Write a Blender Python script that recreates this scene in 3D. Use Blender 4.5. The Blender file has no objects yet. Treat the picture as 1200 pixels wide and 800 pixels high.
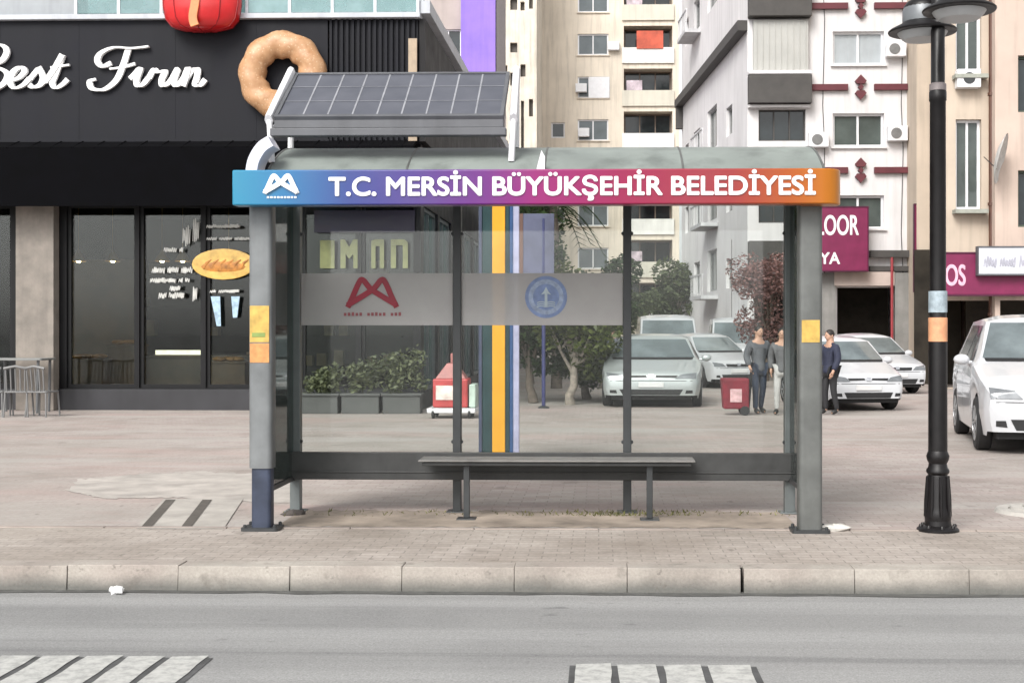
import bpy, bmesh, math, random
from mathutils import Vector, Matrix
from mathutils.bvhtree import BVHTree
R = math.radians
random.seed(11)
C = bpy.context.scene.collection
SC = bpy.context.scene

# ------------------------------------------------------------------ camera, sky, sun, exposure
F_PX, PPX, HOR, EYE = 1525.0, 662.0, 387.0, 1.6
YAW = math.atan(0.026)
cam_d = bpy.data.cameras.new('camera'); cam = bpy.data.objects.new('camera', cam_d); C.objects.link(cam)
cam.location = (0, 0, EYE); cam.rotation_euler = (R(90), 0, YAW)
cam_d.sensor_width = 36; cam_d.lens = 36 * F_PX / 1200
cam_d.shift_x = -(PPX - 600) / 1200; cam_d.shift_y = -(400 - HOR) / 1200
cam_d.clip_start = 0.1; cam_d.clip_end = 3000
SC.camera = cam
W = bpy.data.worlds.new('World'); SC.world = W; W.use_nodes = True
wn, wl = W.node_tree.nodes, W.node_tree.links
bg = wn['Background']; sky = wn.new('ShaderNodeTexSky'); sky.sky_type = 'NISHITA'; sky.sun_disc = False
SUN_EL, SUN_AZ = 42, 205
sky.sun_elevation = R(SUN_EL); sky.sun_rotation = R(SUN_AZ); sky.air_density = 1.0; sky.dust_density = 3.0
hs = wn.new('ShaderNodeHueSaturation'); hs.inputs['Saturation'].default_value = 0.08
wl.new(sky.outputs[0], hs.inputs['Color']); wl.new(hs.outputs[0], bg.inputs['Color'])
bg.inputs['Strength'].default_value = 0.13
sun_d = bpy.data.lights.new('sun', 'SUN'); sun_d.energy = 1.5; sun_d.angle = R(28); sun_d.color = (1, .96, .90)
sun = bpy.data.objects.new('sun', sun_d); C.objects.link(sun)
sd = Vector((math.sin(R(SUN_AZ)) * math.cos(R(SUN_EL)), math.cos(R(SUN_AZ)) * math.cos(R(SUN_EL)), math.sin(R(SUN_EL))))
sun.rotation_euler = sd.to_track_quat('Z', 'Y').to_euler(); sun.location = (0, -5, 30)
SC.view_settings.view_transform = 'Standard'; SC.view_settings.look = 'None'
SC.view_settings.exposure = 0.9; SC.view_settings.gamma = 1
SC.view_settings.use_curve_mapping = False

# ------------------------------------------------------------------ survey: photograph measurements to metres
_s, _c = math.sin(YAW), math.cos(YAW)
FWD, RGT = Vector((-_s, _c, 0)), Vector((_c, _s, 0))
EYEV = Vector((0, 0, EYE))
def ray(px, py): return FWD * F_PX + RGT * (px - PPX) + Vector((0, 0, HOR - py))
def PY(px, py, Y):
    d = ray(px, py); return EYEV + d * (Y / d.y)
def G(px, py, z=0.0):
    d = ray(px, py); return EYEV + d * ((z - EYE) / d.z)
def X(px, Y): return PY(px, HOR, Y).x
def Z(py, Y): return PY(PPX, py, Y).z

# ------------------------------------------------------------------ materials
_M = {}
def nt(name):
    m = bpy.data.materials.new(name); m.use_nodes = True
    return m, m.node_tree.nodes, m.node_tree.links, m.node_tree.nodes['Principled BSDF']
def mixc(n, l, fac, a, b, mode='MIX'):
    x = n.new('ShaderNodeMix'); x.data_type = 'RGBA'; x.blend_type = mode
    for s, v in ((x.inputs[0], fac), (x.inputs[6], a), (x.inputs[7], b)):
        if hasattr(v, 'is_linked'): l.new(v, s)
        else: s.default_value = v if not isinstance(v, tuple) else (*v, 1)[:4]
    return x.outputs[2]
def noise(n, l, scale, detail=5, vec=None, rough=.6):
    t = n.new('ShaderNodeTexNoise'); t.inputs['Scale'].default_value = scale
    t.inputs['Detail'].default_value = detail; t.inputs['Roughness'].default_value = rough
    if vec is not None: l.new(vec, t.inputs['Vector'])
    return t.outputs['Fac']
def ramp(n, l, fac, stops):
    r = n.new('ShaderNodeValToRGB'); l.new(fac, r.inputs[0]); e = r.color_ramp.elements
    while len(e) < len(stops): e.new(0.5)
    for i, (p, c) in enumerate(stops):
        e[i].position = p; e[i].color = (c, c, c, 1) if not isinstance(c, tuple) else (*c, 1)[:4]
    return r.outputs[0]
def coords(n, l, kind='Object', scale=(1, 1, 1), rot=(0, 0, 0)):
    tc = n.new('ShaderNodeTexCoord'); mp = n.new('ShaderNodeMapping'); l.new(tc.outputs[kind], mp.inputs[0])
    mp.inputs['Scale'].default_value = scale; mp.inputs['Rotation'].default_value = rot
    return mp.outputs[0]
def bump(n, l, b, h, st=.3, dist=.01):
    k = n.new('ShaderNodeBump'); k.inputs['Strength'].default_value = st; k.inputs['Distance'].default_value = dist
    l.new(h, k.inputs['Height']); l.new(k.outputs[0], b.inputs['Normal'])
def pm(name, col, rough=.6, metal=0.0, var=.18, scale=6.0, coat=0.0, bmp=0.0, emit=0.0, dirt=0.0, spec=.5):
    """plain procedural surface: base colour with mottling, uneven gloss, optional rain streaks"""
    if name in _M: return _M[name]
    m, n, l, b = nt(name)
    v = coords(n, l)
    f = noise(n, l, scale, 6, v)
    lo = tuple(c * (1 - var) for c in col); hi = tuple(min(1, c * (1 + var)) for c in col)
    out = mixc(n, l, ramp(n, l, f, [(.3, 0.0), (.7, 1.0)]), lo, hi)
    if dirt:
        sv = coords(n, l, scale=(2.2, 2.2, .18))
        g = noise(n, l, 1.6, 7, sv)
        out = mixc(n, l, ramp(n, l, g, [(.48, 0.0), (.75, dirt)]), out, tuple(c * .42 for c in col))
    l.new(out, b.inputs['Base Color'])
    b.inputs['Metallic'].default_value = metal; b.inputs['Specular IOR Level'].default_value = spec
    l.new(ramp(n, l, f, [(.25, max(0, rough - .1)), (.75, min(1, rough + .1))]), b.inputs['Roughness'])
    if coat: b.inputs['Coat Weight'].default_value = coat; b.inputs['Coat Roughness'].default_value = .05
    if bmp: bump(n, l, b, noise(n, l, scale * 8, 4, v), bmp)
    if emit: l.new(out, b.inputs['Emission Color']); b.inputs['Emission Strength'].default_value = emit
    _M[name] = m; return m
def glass(name, tint=(.9, .95, .93), refl=1.0, haze=0.0, hcol=(.6, .62, .62)):
    """clear sheet glass: see-through with a Fresnel mirror, and a film of dust"""
    if name in _M: return _M[name]
    m, n, l, b = nt(name); n.remove(b)
    tr = n.new('ShaderNodeBsdfTransparent'); tr.inputs[0].default_value = (*tint, 1)
    gl = n.new('ShaderNodeBsdfGlossy'); gl.inputs['Roughness'].default_value = .03
    fr = n.new('ShaderNodeFresnel'); fr.inputs[0].default_value = 1.45
    mt = n.new('ShaderNodeMath'); mt.operation = 'MULTIPLY'; l.new(fr.outputs[0], mt.inputs[0]); mt.inputs[1].default_value = refl
    mx = n.new('ShaderNodeMixShader'); l.new(mt.outputs[0], mx.inputs[0]); l.new(tr.outputs[0], mx.inputs[1]); l.new(gl.outputs[0], mx.inputs[2])
    last = mx.outputs[0]
    if haze:
        df = n.new('ShaderNodeBsdfDiffuse'); df.inputs[0].default_value = (*hcol, 1)
        v = coords(n, l); g = noise(n, l, 1.7, 6, v)
        m2 = n.new('ShaderNodeMixShader'); l.new(ramp(n, l, g, [(.3, haze * .6), (.75, haze * 1.3)]), m2.inputs[0])
        l.new(last, m2.inputs[1]); l.new(df.outputs[0], m2.inputs[2]); last = m2.outputs[0]
    l.new(last, n['Material Output'].inputs[0]); _M[name] = m; return m
def leafmat(name, col, var=.5):
    if name in _M: return _M[name]
    m, n, l, b = nt(name)
    g = n.new('ShaderNodeNewGeometry')
    lo = tuple(c * (1 - var) for c in col); hi = (min(1, col[0] * (1 + var * 1.3)), min(1, col[1] * (1 + var)), col[2] * (1 + var * .5))
    l.new(mixc(n, l, g.outputs['Random Per Island'], lo, hi), b.inputs['Base Color'])
    b.inputs['Roughness'].default_value = .5; b.inputs['Specular IOR Level'].default_value = .35
    tl = n.new('ShaderNodeBsdfTranslucent'); tl.inputs[0].default_value = (col[0] * 1.2, col[1] * 1.2, col[2] * .8, 1)
    mx = n.new('ShaderNodeMixShader'); mx.inputs[0].default_value = .25
    l.new(b.outputs[0], mx.inputs[1]); l.new(tl.outputs[0], mx.inputs[2]); l.new(mx.outputs[0], n['Material Output'].inputs[0])
    _M[name] = m; return m

# ------------------------------------------------------------------ mesh builder
class MB:
    def __init__(s): s.v = []; s.f = []; s.m = []
    def add(s, vs, fs, mi=0):
        o = len(s.v); s.v += [tuple(p) for p in vs]; s.f += [tuple(i + o for i in f) for f in fs]; s.m += [mi] * len(fs); return s
    def box(s, x0, x1, y0, y1, z0, z1, mi=0):
        return s.add([(x0, y0, z0), (x1, y0, z0), (x1, y1, z0), (x0, y1, z0), (x0, y0, z1), (x1, y0, z1), (x1, y1, z1), (x0, y1, z1)],
                     [(0, 3, 2, 1), (4, 5, 6, 7), (0, 1, 5, 4), (1, 2, 6, 5), (2, 3, 7, 6), (3, 0, 4, 7)], mi)
    def hexa(s, p, mi=0):
        return s.add(p, [(0, 3, 2, 1), (4, 5, 6, 7), (0, 1, 5, 4), (1, 2, 6, 5), (2, 3, 7, 6), (3, 0, 4, 7)], mi)
    def prism(s, pts, z0, z1, mi=0):
        n = len(pts)
        return s.add([(p[0], p[1], z0) for p in pts] + [(p[0], p[1], z1) for p in pts],
                     [tuple(range(n))[::-1], tuple(range(n, 2 * n))] + [(i, (i + 1) % n, n + (i + 1) % n, n + i) for i in range(n)], mi)
    def sheetprism(s, pts, y0, y1, mi=0):
        """outline in (x, z), thickness along y"""
        n = len(pts)
        return s.add([(p[0], y0, p[1]) for p in pts] + [(p[0], y1, p[1]) for p in pts],
                     [tuple(range(n)), tuple(range(n, 2 * n))[::-1]] + [(i, n + i, n + (i + 1) % n, (i + 1) % n) for i in range(n)], mi)
    def tube(s, pts, rad, n=10, mi=0, cap=True, sq=1.0):
        pts = [Vector(p) for p in pts]
        if not hasattr(rad, '__len__'): rad = [rad] * len(pts)
        vs = []; prev = None
        for i, p in enumerate(pts):
            t = (pts[min(i + 1, len(pts) - 1)] - pts[max(i - 1, 0)]).normalized()
            a = prev if prev is not None else (Vector((1, 0, 0)) if abs(t.x) < .8 else Vector((0, 1, 0)))
            a = (a - t * a.dot(t)).normalized(); b = t.cross(a); prev = a
            for k in range(n):
                an = 2 * math.pi * k / n
                vs.append(p + a * math.cos(an) * rad[i] + b * math.sin(an) * rad[i] * sq)
        fs = [(i * n + k, i * n + (k + 1) % n, (i + 1) * n + (k + 1) % n, (i + 1) * n + k) for i in range(len(pts) - 1) for k in range(n)]
        if cap: fs += [tuple(range(n))[::-1], tuple(range((len(pts) - 1) * n, len(pts) * n))]
        return s.add(vs, fs, mi)
    def lathe(s, prof, c=(0, 0, 0), n=20, mi=0, axis='z'):
        vs = []
        for r, h in prof:
            for k in range(n):
                a = 2 * math.pi * k / n; x, y = r * math.cos(a), r * math.sin(a)
                q = (x, y, h) if axis == 'z' else ((h, x, y) if axis == 'x' else (x, h, y))
                vs.append((c[0] + q[0], c[1] + q[1], c[2] + q[2]))
        m = len(prof)
        fs = [(i * n + k, i * n + (k + 1) % n, (i + 1) * n + (k + 1) % n, (i + 1) * n + k) for i in range(m - 1) for k in range(n)]
        fs += [tuple(range(n))[::-1], tuple(range((m - 1) * n, m * n))]
        return s.add(vs, fs, mi)
    def ball(s, c, r, n=12, m=8, mi=0):
        rx, ry, rz = r if hasattr(r, '__len__') else (r, r, r)
        vs = []
        for i in range(m + 1):
            ph = -math.pi / 2 + math.pi * i / m; q = max(.02, math.cos(ph))
            for k in range(n):
                a = 2 * math.pi * k / n
                vs.append((c[0] + rx * q * math.cos(a), c[1] + ry * q * math.sin(a), c[2] + rz * math.sin(ph)))
        fs = [(i * n + k, i * n + (k + 1) % n, (i + 1) * n + (k + 1) % n, (i + 1) * n + k) for i in range(m) for k in range(n)]
        fs += [tuple(range(n))[::-1], tuple(range(m * n, (m + 1) * n))]
        return s.add(vs, fs, mi)
    def ribbon(s, pts, w, y0, y1, mi=0, smooth=True):
        """a drawn stroke in the (x, z) plane, thickness from y0 (front) to y1; w a number or a function of direction"""
        P = [Vector(p) for p in pts]
        if smooth and len(P) > 2:
            Q = []
            for i in range(len(P) - 1):
                a, b, c, d = P[max(i - 1, 0)], P[i], P[i + 1], P[min(i + 2, len(P) - 1)]
                for k in range(6):
                    t = k / 6
                    Q.append(.5 * ((2 * b) + (c - a) * t + (2 * a - 5 * b + 4 * c - d) * t * t + (3 * b - a - 3 * c + d) * t ** 3))
            P = Q + [P[-1]]
        vs = []
        for i, p in enumerate(P):
            t = (P[min(i + 1, len(P) - 1)] - P[max(i - 1, 0)]).normalized(); nn = Vector((-t.y, t.x))
            ww = (w(t) if callable(w) else w) * .5
            for q in (p + nn * ww, p - nn * ww):
                vs += [(q.x, y0 - i * .00035, q.y), (q.x, y1, q.y)]
        fs = []
        for i in range(len(P) - 1):
            o, q = i * 4, i * 4 + 4
            fs += [(o, o + 2, q + 2, q), (o, q, q + 1, o + 1), (o + 2, o + 3, q + 3, q + 2)]
        fs += [(0, 1, 3, 2), tuple(len(vs) - 4 + k for k in (0, 2, 3, 1))]
        return s.add(vs, fs, mi)
    def build(s, name, mat, parent=None, off=(0, 0, 0), smooth=False, bevel=0.0, flip=False):
        me = bpy.data.meshes.new(name)
        me.from_pydata([(p[0] - off[0], p[1] - off[1], p[2] - off[2]) for p in s.v], [], s.f)
        for m in (mat if isinstance(mat, (list, tuple)) else [mat]): me.materials.append(m)
        if any(s.m): me.polygons.foreach_set('material_index', s.m)
        bm = bmesh.new(); bm.from_mesh(me); bmesh.ops.recalc_face_normals(bm, faces=bm.faces); bm.to_mesh(me); bm.free()
        o = bpy.data.objects.new(name, me); C.objects.link(o)
        if smooth:
            me.polygons.foreach_set('use_smooth', [True] * len(me.polygons))
            me.set_sharp_from_angle(angle=R(smooth if smooth is not True else 40))
        if bevel:
            b = o.modifiers.new('bevel', 'BEVEL'); b.width = bevel; b.segments = 2; b.limit_method = 'ANGLE'; b.angle_limit = R(40)
        if parent: o.parent = parent
        me.update(); return o
def tag(o, label=None, cat=None, group=None, kind=None):
    if label: o['label'] = label
    if cat: o['category'] = cat
    if group: o['group'] = group
    if kind: o['kind'] = kind
    return o
def thing(name, label, cat, loc=(0, 0, 0), rz=0.0, group=None):
    o = bpy.data.objects.new(name, None); C.objects.link(o); o.location = loc; o.rotation_euler = (0, 0, rz)
    o.empty_display_size = .3
    return tag(o, label, cat, group)
def struct(name, mb, mat, **k): return tag(mb.build(name, mat, **k), kind='structure')
def dup(o, parent=None):
    c = o.copy(); C.objects.link(c)
    if parent: c.parent = parent
    for ch in list(o.children): dup(ch, c)
    return c
def text(name, s, size, mat, parent, loc, rot=(R(90), 0, 0), depth=.006, width=None, bold=0.0, off=(0, 0, 0), align='LEFT', height=None, shear=0.0, fat=0.0):
    cu = bpy.data.curves.new(name, 'FONT'); cu.body = s; cu.size = size; cu.extrude = depth; cu.offset = bold; cu.align_x = align; cu.shear = shear
    tmp = bpy.data.objects.new('tmp', cu); C.objects.link(tmp)
    bpy.context.view_layer.update()
    me = bpy.data.meshes.new_from_object(tmp.evaluated_get(bpy.context.evaluated_depsgraph_get()))
    bpy.data.objects.remove(tmp)
    xs = [v.co.x for v in me.vertices]; ys = [v.co.y for v in me.vertices]
    sx = width / (max(xs) - min(xs)) if width else 1; sy = height / (max(ys) - min(ys)) if height else 1
    M = Matrix.Translation(Vector(loc) - Vector(off)) @ Matrix.Rotation(rot[2], 4, 'Z') @ Matrix.Rotation(rot[1], 4, 'Y') @ Matrix.Rotation(rot[0], 4, 'X')
    x0 = min(xs) if width else 0
    for v in me.vertices: v.co = M @ Vector(((v.co.x - x0) * sx, v.co.y * sy, v.co.z))
    if fat:
        bm = bmesh.new(); bm.from_mesh(me)
        for k, (dx, dz) in enumerate(((fat, 0), (-fat, 0), (0, fat), (0, -fat), (fat * .7, fat * .7), (-fat * .7, -fat * .7), (fat * .7, -fat * .7), (-fat * .7, fat * .7))):
            t2 = me.copy()
            for v in t2.vertices: v.co += Vector((dx, -.0004 * (k + 1), dz))
            bm.from_mesh(t2); bpy.data.meshes.remove(t2)
        bm.to_mesh(me); bm.free()
    me.materials.clear(); me.materials.append(mat)
    o = bpy.data.objects.new(name, me); C.objects.link(o); o.parent = parent; return o

# ------------------------------------------------------------------ surfaces used widely
def paver_mat():
    m, n, l, b = nt('plaza pavers')
    v = coords(n, l)
    def brick(w, h, rot):
        t = n.new('ShaderNodeTexBrick'); l.new(coords(n, l, rot=(0, 0, rot)), t.inputs['Vector'])
        t.inputs['Scale'].default_value = 1; t.inputs['Brick Width'].default_value = w; t.inputs['Row Height'].default_value = h
        t.inputs['Mortar Size'].default_value = .006; t.inputs['Mortar Smooth'].default_value = .3; t.inputs['Bias'].default_value = 0
        t.inputs['Color1'].default_value = (.36, .30, .28, 1); t.inputs['Color2'].default_value = (.44, .39, .36, 1)
        t.inputs['Mortar'].default_value = (.27, .24, .22, 1); return t
    t = brick(.24, .12, 0)
    big = noise(n, l, .22, 3, v); mid = noise(n, l, .9, 6, v); fine = noise(n, l, 26, 4, v)
    c = mixc(n, l, ramp(n, l, big, [(.40, 0.0), (.60, .75)]), t.outputs['Color'], (.36, .33, .30))
    c = mixc(n, l, ramp(n, l, mid, [(.46, 0.0), (.74, .6)]), c, (.215, .18, .155))
    c = mixc(n, l, ramp(n, l, noise(n, l, .5, 5, coords(n, l, scale=(.5, 1.6, 1))), [(.50, 0.0), (.68, .55)]), c, (.44, .325, .30))
    c = mixc(n, l, ramp(n, l, noise(n, l, .34, 4, coords(n, l, scale=(.35, 1.9, 1), rot=(0, 0, .06))), [(.54, 0.0), (.62, .55)]), c, (.43, .405, .38))
    c = mixc(n, l, .5, c, ramp(n, l, fine, [(.3, .65), (.7, 1.0)]), 'MULTIPLY')
    for sc_, lo_, hi_, f_ in ((7, .68, .74, .5), (19, .70, .76, .45), (2.3, .66, .74, .35)):
        c = mixc(n, l, ramp(n, l, noise(n, l, sc_, 2, v), [(lo_, 0.0), (hi_, f_)]), c, (.10, .085, .075))
    l.new(c, b.inputs['Base Color']); b.inputs['Roughness'].default_value = .82
    bump(n, l, b, t.outputs['Fac'], .35, -.006)
    return m
def apron_mat():
    m, n, l, b = nt('kerbside pavers')
    v = coords(n, l)
    t = n.new('ShaderNodeTexBrick'); l.new(v, t.inputs['Vector']); t.inputs['Scale'].default_value = 1
    t.inputs['Brick Width'].default_value = .2; t.inputs['Row Height'].default_value = .1; t.inputs['Mortar Size'].default_value = .005
    t.inputs['Color1'].default_value = (.36, .32, .285, 1); t.inputs['Color2'].default_value = (.44, .39, .35, 1); t.inputs['Mortar'].default_value = (.25, .22, .2, 1)
    c = mixc(n, l, ramp(n, l, noise(n, l, .8, 7, v), [(.40, 0.0), (.72, .75)]), t.outputs['Color'], (.20, .165, .135))
    c = mixc(n, l, ramp(n, l, noise(n, l, .35, 4, v), [(.5, 0.0), (.7, .5)]), c, (.42, .375, .33))
    c = mixc(n, l, .55, c, ramp(n, l, noise(n, l, 30, 3, v), [(.3, .6), (.7, 1.0)]), 'MULTIPLY')
    for sc_, lo_, hi_, f_ in ((9, .67, .73, .5), (22, .69, .75, .5), (2.6, .62, .74, .4)):
        c = mixc(n, l, ramp(n, l, noise(n, l, sc_, 2, v), [(lo_, 0.0), (hi_, f_)]), c, (.09, .075, .06))
    l.new(c, b.inputs['Base Color']); b.inputs['Roughness'].default_value = .85
    bump(n, l, b, t.outputs['Fac'], .3, -.005)
    return m
def asphalt_mat():
    m, n, l, b = nt('worn pale asphalt')
    v = coords(n, l); s = coords(n, l, scale=(.12, 1.1, 1))
    a = noise(n, l, 1.3, 6, s); g = noise(n, l, 90, 3, v); p = noise(n, l, .5, 5, v)
    c = mixc(n, l, ramp(n, l, a, [(.3, 0.0), (.7, 1.0)]), (.265, .265, .262), (.345, .343, .338))
    c = mixc(n, l, ramp(n, l, p, [(.46, 0.0), (.66, .6)]), c, (.225, .225, .225))
    w = noise(n, l, .8, 4, coords(n, l, scale=(.05, 2.6, 1)))           # wheel-worn bands along the lane
    c = mixc(n, l, ramp(n, l, w, [(.44, 0.0), (.60, .55)]), c, (.40, .40, .395))
    c = mixc(n, l, ramp(n, l, noise(n, l, 1.1, 5, coords(n, l, scale=(.10, 3.2, 1))), [(.58, 0.0), (.66, .5)]), c, (.17, .17, .172))
    c = mixc(n, l, .7, c, ramp(n, l, g, [(.32, .5), (.68, 1.0)]), 'MULTIPLY')
    c = mixc(n, l, .5, c, ramp(n, l, noise(n, l, 38, 3, v), [(.35, .7), (.65, 1.0)]), 'MULTIPLY')
    for sc_, lo_, hi_, f_ in ((2.6, .68, .73, .55), (8, .69, .74, .5), (21, .72, .77, .5)):
        c = mixc(n, l, ramp(n, l, noise(n, l, sc_, 3, coords(n, l, scale=(.6, 1, 1))), [(lo_, 0.0), (hi_, f_)]), c, (.085, .085, .087))
    vo = n.new('ShaderNodeTexVoronoi'); vo.feature = 'DISTANCE_TO_EDGE'; vo.inputs['Scale'].default_value = .55
    l.new(coords(n, l, scale=(.6, 1.2, 1)), vo.inputs['Vector'])
    c = mixc(n, l, ramp(n, l, vo.outputs['Distance'], [(.0, .16), (.004, 0.0)]), c, (.16, .16, .16))
    l.new(c, b.inputs['Base Color']); b.inputs['Roughness'].default_value = .8
    bump(n, l, b, g, .35, .006)
    return m
def marking_mat():
    m, n, l, b = nt('worn white road paint')
    v = coords(n, l)
    f = noise(n, l, 14, 8, v, .75)
    c = mixc(n, l, ramp(n, l, f, [(.40, 1.0), (.56, 0.0)]), (.45, .45, .43), (.30, .30, .29))
    l.new(c, b.inputs['Base Color']); b.inputs['Roughness'].default_value = .7
    return m
GREY = pm('shelter grey metal', (.125, .13, .125), .5, .25, .18, 5, dirt=.7)
DGREY = pm('dark grey metal', (.045, .048, .05), .45, .3, .2, 5)
BLACK = pm('black painted metal', (.018, .017, .018), .38, .1, .3, 7)
WHITEP = pm('white painted metal', (.72, .72, .74), .4, 0, .06, 5)
CONC = pm('pale concrete', (.44, .42, .39), .85, 0, .2, 3, bmp=.3)
RUBBER = pm('tyre rubber', (.018, .018, .019), .75, 0, .2, 12)
CHROME = pm('bright metal', (.65, .65, .67), .22, 1, .08, 5)
CLEAR = glass('shelter glass', (.905, .93, .918), 1.0, .008)
DARKG = pm('dark window glass', (.018, .024, .026), .05, 0, .3, 2, spec=.6)
CARG = pm('car window glass', (.23, .27, .28), .06, .55, .35, 1.5, spec=1.0)
WHITEL = pm('white lettering', (.8, .8, .8), .5, 0, .03)

# ================================================================== SETTING
YK = 8.72                                   # kerb face
ROADZ = -.155
mb = MB(); mb.add([(-500, -400, ROADZ), (500, -400, ROADZ), (500, YK + .05, ROADZ), (-500, YK + .05, ROADZ)], [(0, 1, 2, 3)])
struct('road', mb, asphalt_mat())
mb = MB(); mb.add([(-500, YK + .1, 0), (500, YK + .1, 0), (500, 1500, 0), (-500, 1500, 0)], [(0, 1, 2, 3)])
struct('plaza', mb, paver_mat())
YL = 10.42
mb = MB(); mb.add([(-60, YK + .15, .004), (60, YK + .15, .004), (60, YL, .004), (-60, YL, .004)], [(0, 1, 2, 3)])
struct('pavement', mb, apron_mat())
mb = MB()                                   # narrow edging between the two kinds of paving
for i in range(-30, 31): mb.box(i * 1.0 + .004, i * 1.0 + .996, YL, YL + .07, -.05, .012)
struct('paving_edge', mb, pm('edging stone', (.28, .24, .215), .85, 0, .35, 1.2), bevel=.004)
# brown stained patch under the shelter, also painted in place of contact shade
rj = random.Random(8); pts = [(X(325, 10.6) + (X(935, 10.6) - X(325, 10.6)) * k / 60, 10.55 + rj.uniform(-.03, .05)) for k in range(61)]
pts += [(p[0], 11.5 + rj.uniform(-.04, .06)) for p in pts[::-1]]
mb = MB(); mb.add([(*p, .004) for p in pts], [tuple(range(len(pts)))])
struct('shelter_stain_shade', mb, pm('earth stain and shade', (.27, .225, .185), .9, 0, .42, 2.2, bmp=.4))
# kerb of separate stones with open joints
mb = MB(); step = X(868, YK) - X(735, YK); x0 = X(868, YK)
for i in range(-60, 61):
    a = x0 + i * step; g = .022 if i == 0 else .002
    dz = random.uniform(-.004, .004); dy = random.uniform(-.006, .006)
    mb.hexa([(a + g, YK + dy - .02, ROADZ - .1), (a + step - .001, YK + dy - .02, ROADZ - .1), (a + step - .001, YK + .2, ROADZ - .1), (a + g, YK + .2, ROADZ - .1),
             (a + g, YK + dy, .012 + dz), (a + step - .001, YK + dy, .012 + dz), (a + step - .001, YK + .2, .012 + dz), (a + g, YK + .2, .012 + dz)])
def kerb_mat():
    m, n, l, b = nt('kerb stone'); v = coords(n, l)
    f = noise(n, l, 2.0, 7, v); k = noise(n, l, .7, 3, v)
    c = mixc(n, l, ramp(n, l, f, [(.35, 0.0), (.7, 1.0)]), (.29, .26, .23), (.45, .415, .37))
    c = mixc(n, l, ramp(n, l, k, [(.45, 0.0), (.6, .6)]), c, (.34, .29, .26))
    sx = n.new('ShaderNodeSeparateXYZ'); tc = n.new('ShaderNodeTexCoord'); l.new(tc.outputs['Object'], sx.inputs[0])
    ad = n.new('ShaderNodeMath'); ad.operation = 'MULTIPLY_ADD'; l.new(f, ad.inputs[0]); ad.inputs[1].default_value = .08; l.new(sx.outputs['Z'], ad.inputs[2])
    mr = n.new('ShaderNodeMapRange'); l.new(ad.outputs[0], mr.inputs[0])
    mr.inputs[1].default_value = -.095; mr.inputs[2].default_value = -.005; mr.inputs[3].default_value = .92; mr.inputs[4].default_value = 0
    c = mixc(n, l, mr.outputs[0], c, (.13, .13, .12))        # road dirt up the stone, darkened further for the gutter shade
    l.new(c, b.inputs['Base Color']); b.inputs['Roughness'].default_value = .85
    for sc_, lo_, hi_, f_ in ((16, .64, .72, .5), (5, .60, .72, .45)):
        c = mixc(n, l, ramp(n, l, noise(n, l, sc_, 3, v), [(lo_, 0.0), (hi_, f_)]), c, (.12, .105, .09))
    c = mixc(n, l, .5, c, ramp(n, l, noise(n, l, 60, 3, v), [(.3, .65), (.7, 1.0)]), 'MULTIPLY')
    l.new(c, b.inputs['Base Color']); bump(n, l, b, noise(n, l, 30, 4, v), .5)
    return m
struct('kerb', mb, kerb_mat(), bevel=.005)
# gutter strip: grit, with the shade at the kerb foot painted in
mb = MB(); pts = []
for i in range(-120, 121):
    pts.append((i * .25, YK - .07 - random.random() * .05, ROADZ + .004))
n_ = len(pts); mb.add(pts + [(p[0], YK + .02, ROADZ + .004) for p in pts], [(i, i + 1, n_ + i + 1, n_ + i) for i in range(n_ - 1)])
struct('gutter', mb, pm('grit and gutter shade', (.085, .085, .08), .9, 0, .35, 9, bmp=.4))
# painted blocks on the road: dark bed with white bars on it
MARK = marking_mat(); DARKBED = pm('dark marking bed', (.07, .07, .071), .85, 0, .4, 10)
def zebra(edges_px, ytop, py, ynear, gap):
    bed, bars = MB(), MB()
    Yt = G(600, ytop, ROADZ).y
    xs = [G(p, py, ROADZ).x for p in edges_px]
    bed.add([(xs[0] - gap * .4, ynear, ROADZ + .004), (xs[-1] + gap * .4, ynear, ROADZ + .004), (xs[-1] + gap * .4, Yt - .01, ROADZ + .004), (xs[0] - gap * .4, Yt - .01, ROADZ + .004)], [(0, 1, 2, 3)])
    for a, b_ in zip(xs[:-1], xs[1:]):
        nseg = 8; L_ = []; R_ = []
        for k in range(nseg + 1):
            y = ynear + (Yt - ynear) * k / nseg
            L_.append((a + gap / 2 + random.uniform(-.006, .006), y, ROADZ + .008)); R_.append((b_ - gap / 2 + random.uniform(-.006, .006), y + (random.uniform(0, .03) if k == nseg else 0), ROADZ + .008))
        bars.add(L_ + R_, [(k, nseg + 1 + k, nseg + 2 + k, k + 1) for k in range(nseg)])
    struct('road_marking', bed, DARKBED); struct('road_marking', bars, MARK)
zebra([670, 721, 775, 829, 887], 779, 790, 5.6, .036)
zebra([-97, -41, 12, 65, 118, 171, 224], 773, 790, 5.6, .04)
# paler concrete patch by the shelter
mb = MB(); ol = [(78, 575), (92, 562), (150, 556), (230, 553), (345, 556), (352, 590), (262, 586), (200, 583), (120, 584)]
rj = random.Random(2); olj = []
for (a, b_), (c_, d_) in zip(ol, ol[1:] + ol[:1]):
    for k in range(14): olj.append((a + (c_ - a) * k / 14 + rj.uniform(-3.5, 3.5), b_ + (d_ - b_) * k / 14 + rj.uniform(-1.1, 1.1)))
mb.add([(*G(a, b_)[:2], .004) for a, b_ in olj], [tuple(range(len(olj)))]); struct('concrete_patch', mb, pm('patch concrete', (.385, .355, .325), .88, 0, .28, 2.5, bmp=.3))
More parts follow.
